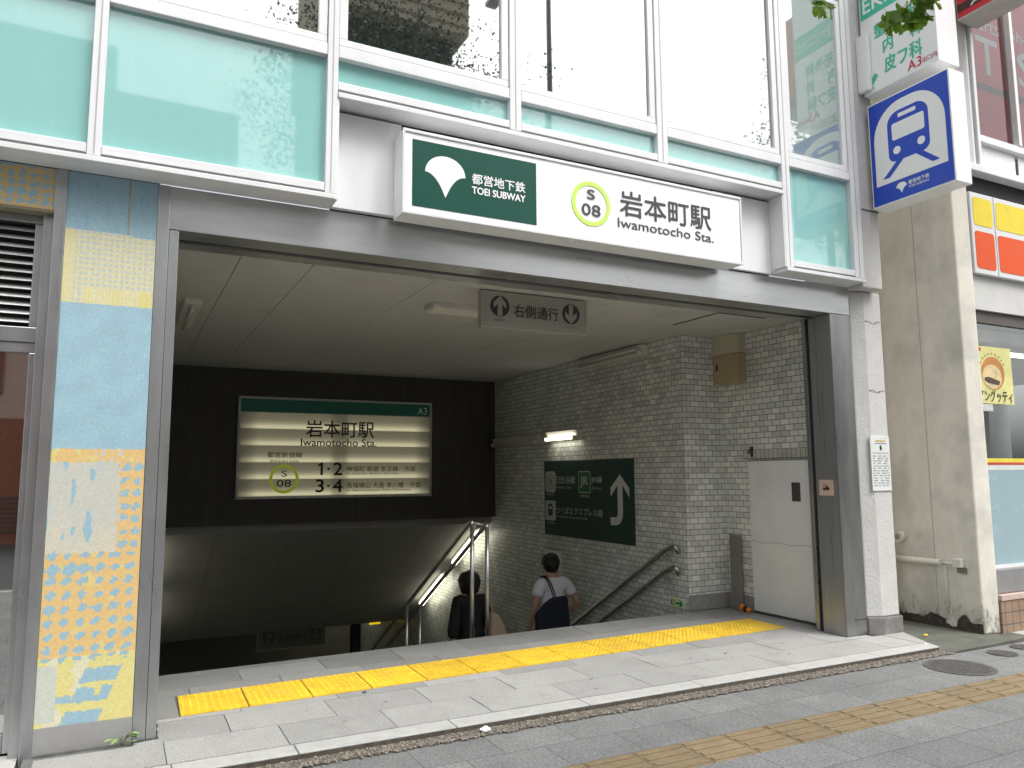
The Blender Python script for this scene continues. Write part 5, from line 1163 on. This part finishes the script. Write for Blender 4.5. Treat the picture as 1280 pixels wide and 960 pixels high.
for c, rr, n_ in (((2.385, -3.275, 3.062), .045, 17), ((2.415, -3.325, 3.095), .06, 14), ((2.20, -3.10, 3.165), .022, 5), ((2.45, -3.38, 3.20), .09, 14)):
    for _ in range(n_):
        p = Vector(c) + Vector((rnd.gauss(0, .5), rnd.gauss(0, .5), rnd.gauss(0, .3))) * rr
        ginkgo(bm, p, (rnd.uniform(-.8, .8), rnd.uniform(-.8, .8), -1.0), (rnd.uniform(-.7, .7), rnd.uniform(-1, -.2), rnd.uniform(-.6, .6)), rnd.uniform(.045, .068))
obj('twig_leaf', bm, LEAFM, tr, uv=False)['kind'] = 'stuff'
bm = newbm()
for _ in range(420): tips.append(Vector((3.55 + rnd.gauss(0, .85), -6.4 + rnd.gauss(0, .6), 7.1 + rnd.gauss(0, .72))))
for c in tips:
    for _ in range(70):
        p = c + Vector((rnd.gauss(0, .20), rnd.gauss(0, .20), rnd.gauss(0, .16))); s = rnd.uniform(.03, .062)
        a = Vector((rnd.uniform(-1, 1), rnd.uniform(-1, 1), rnd.uniform(-.6, .6))).normalized(); b = a.orthogonal().normalized(); b = (b * math.cos(rnd.uniform(0, 6)) + a.cross(b) * math.sin(rnd.uniform(0, 6)))
        bm.faces.new([bm.verts.new(q) for q in (p, p + (a * .6 + b * .45) * s, p + a * 1.05 * s, p + (a * .6 - b * .45) * s)])
obj('crown', bm, CROWN, tr, uv=False)

t2 = thing('street_tree', 'second street tree farther along the kerb, mirrored at the edge of the right panes', 'tree', (13.2, -6.4, -.04))
obj('trunk', tube(newbm(), smoothpath([(13.2, -6.4, -.04), (13.15, -6.4, 3), (13.25, -6.45, 6), (13.2, -6.4, 9.2)], 6), [.17 - .14 * i / 18 for i in range(19)], 12), BARK, t2, uv=False)
bm = newbm()
for _ in range(260):
    c = Vector((13.3 + rnd.gauss(0, .62), -6.4 + rnd.gauss(0, .7), 7.9 + rnd.gauss(0, 1.0)))
    for _ in range(60):
        p = c + Vector((rnd.gauss(0, .20), rnd.gauss(0, .20), rnd.gauss(0, .16))); q_ = rnd.uniform(.03, .062)
        a = Vector((rnd.uniform(-1, 1), rnd.uniform(-1, 1), rnd.uniform(-.6, .6))).normalized(); b = a.orthogonal().normalized(); b = (b * math.cos(rnd.uniform(0, 6)) + a.cross(b) * math.sin(rnd.uniform(0, 6)))
        bm.faces.new([bm.verts.new(q) for q in (p, p + (a * .6 + b * .45) * q_, p + a * 1.05 * q_, p + (a * .6 - b * .45) * q_)])
obj('crown', bm, CROWN, t2, uv=False)
lp = thing('street_lamp', 'thin dark street lamp pole by the kerb, mirrored in the upper window', 'street lamp', (6.45, -6.6, -.04))
obj('pole', tube(newbm(), [(6.45, -6.6, -.04), (6.45, -6.6, 4), (6.45, -6.6, 10.5)], [.085, .065, .045], 12), mat('pole_green', (.05, .07, .06), .5, .3), lp, uv=False)
obj('lamp_arm', tube(newbm(), smoothpath([(6.45, -6.6, 10.45), (6.45, -7.0, 10.9), (6.45, -8.2, 11.1)], 5), .04, 10), MATS['pole_green'], lp, uv=False); obj('lamp_head', bx(6.32, 6.58, -8.8, -8.15, 11.02, 11.14), ALU, lp, .03)
# ================================================================== ACROSS THE STREET (seen in the glass)
ob = thing('office_building', 'beige banded office building across the street, mirrored in the window', 'building', (8, -20, 0))
obj('lower_storeys', bx(5.7, 9.6, -26, -18.2, -.19, 16.05), mat('dark_facade', (.05, .06, .055), .4, 0, .2), ob)
obj('upper_storeys', bx(5.5, 9.9, -26, -17.5, 16.05, 26), mat('beige_facade', (.62, .55, .40), .8, 0, .06), ob)
for k in range(14): obj('cornice', bx(5.48, 9.92, -17.49, -17.44, 16.3 + k * .42, 16.36 + k * .42), mat('beige_band', (.45, .40, .29), .8), ob)
pb = thing('pink_building', 'low pink and rust building across the street, mirrored in the glass door', 'building', (-6, -20, 0))
obj('shop_storey', bx(-14, 1.5, -24, -17.5, -.19, 2.9), mat('rust_front', (.30, .085, .035), .6, 0, .2), pb)
obj('upper_storey', bx(-14, 1.5, -24, -17.6, 2.9, 5.6), mat('pink_wall', (.55, .38, .31), .8, 0, .08), pb)
for k in range(9): obj('window', bx(-13.2 + k * 1.6, -12.3 + k * 1.6, -17.598, -17.55, 3.5, 4.6), mat('rust_window', (.22, .06, .02), .4), pb)
for k in range(8): obj('shutter_slat', bx(-14, 1.5, -17.498, -17.46, .1 + k * .12, .15 + k * .12), mat('slat_dark', (.10, .06, .045), .5), pb)
gb_ = thing('grey_building', 'pale low building across the street, mirrored faintly in the aqua glass', 'building', (0, -34, 0))
obj('wall', bx(-18, 4.0, -40, -30, -.19, 17.5), mat('pale_wall', (.5, .5, .5), .8), gb_); obj('roof_box', bx(-9, -1, -38, -32, 17.5, 20.5), mat('pale_wall', (.5, .5, .5)), gb_)
for k in range(5): obj('window_band', bx(-17, 3.5, -29.998, -29.9, 2 + k * 3, 3.4 + k * 3), mat('band_glass', (.12, .15, .16), .2), gb_)
fl = thing('flats_building', 'plain grey block of flats farther along the street', 'building', (22, -20, 0))
obj('wall', bx(14, 40, -30, -20, -.19, 8.0), mat('flats_wall', (.42, .42, .41), .8), fl)
for k in range(2): obj('window_band', bx(15, 39, -19.998, -19.9, 1.5 + k * 3, 3 + k * 3), mat('band_glass', (.12, .15, .16), .2), fl)
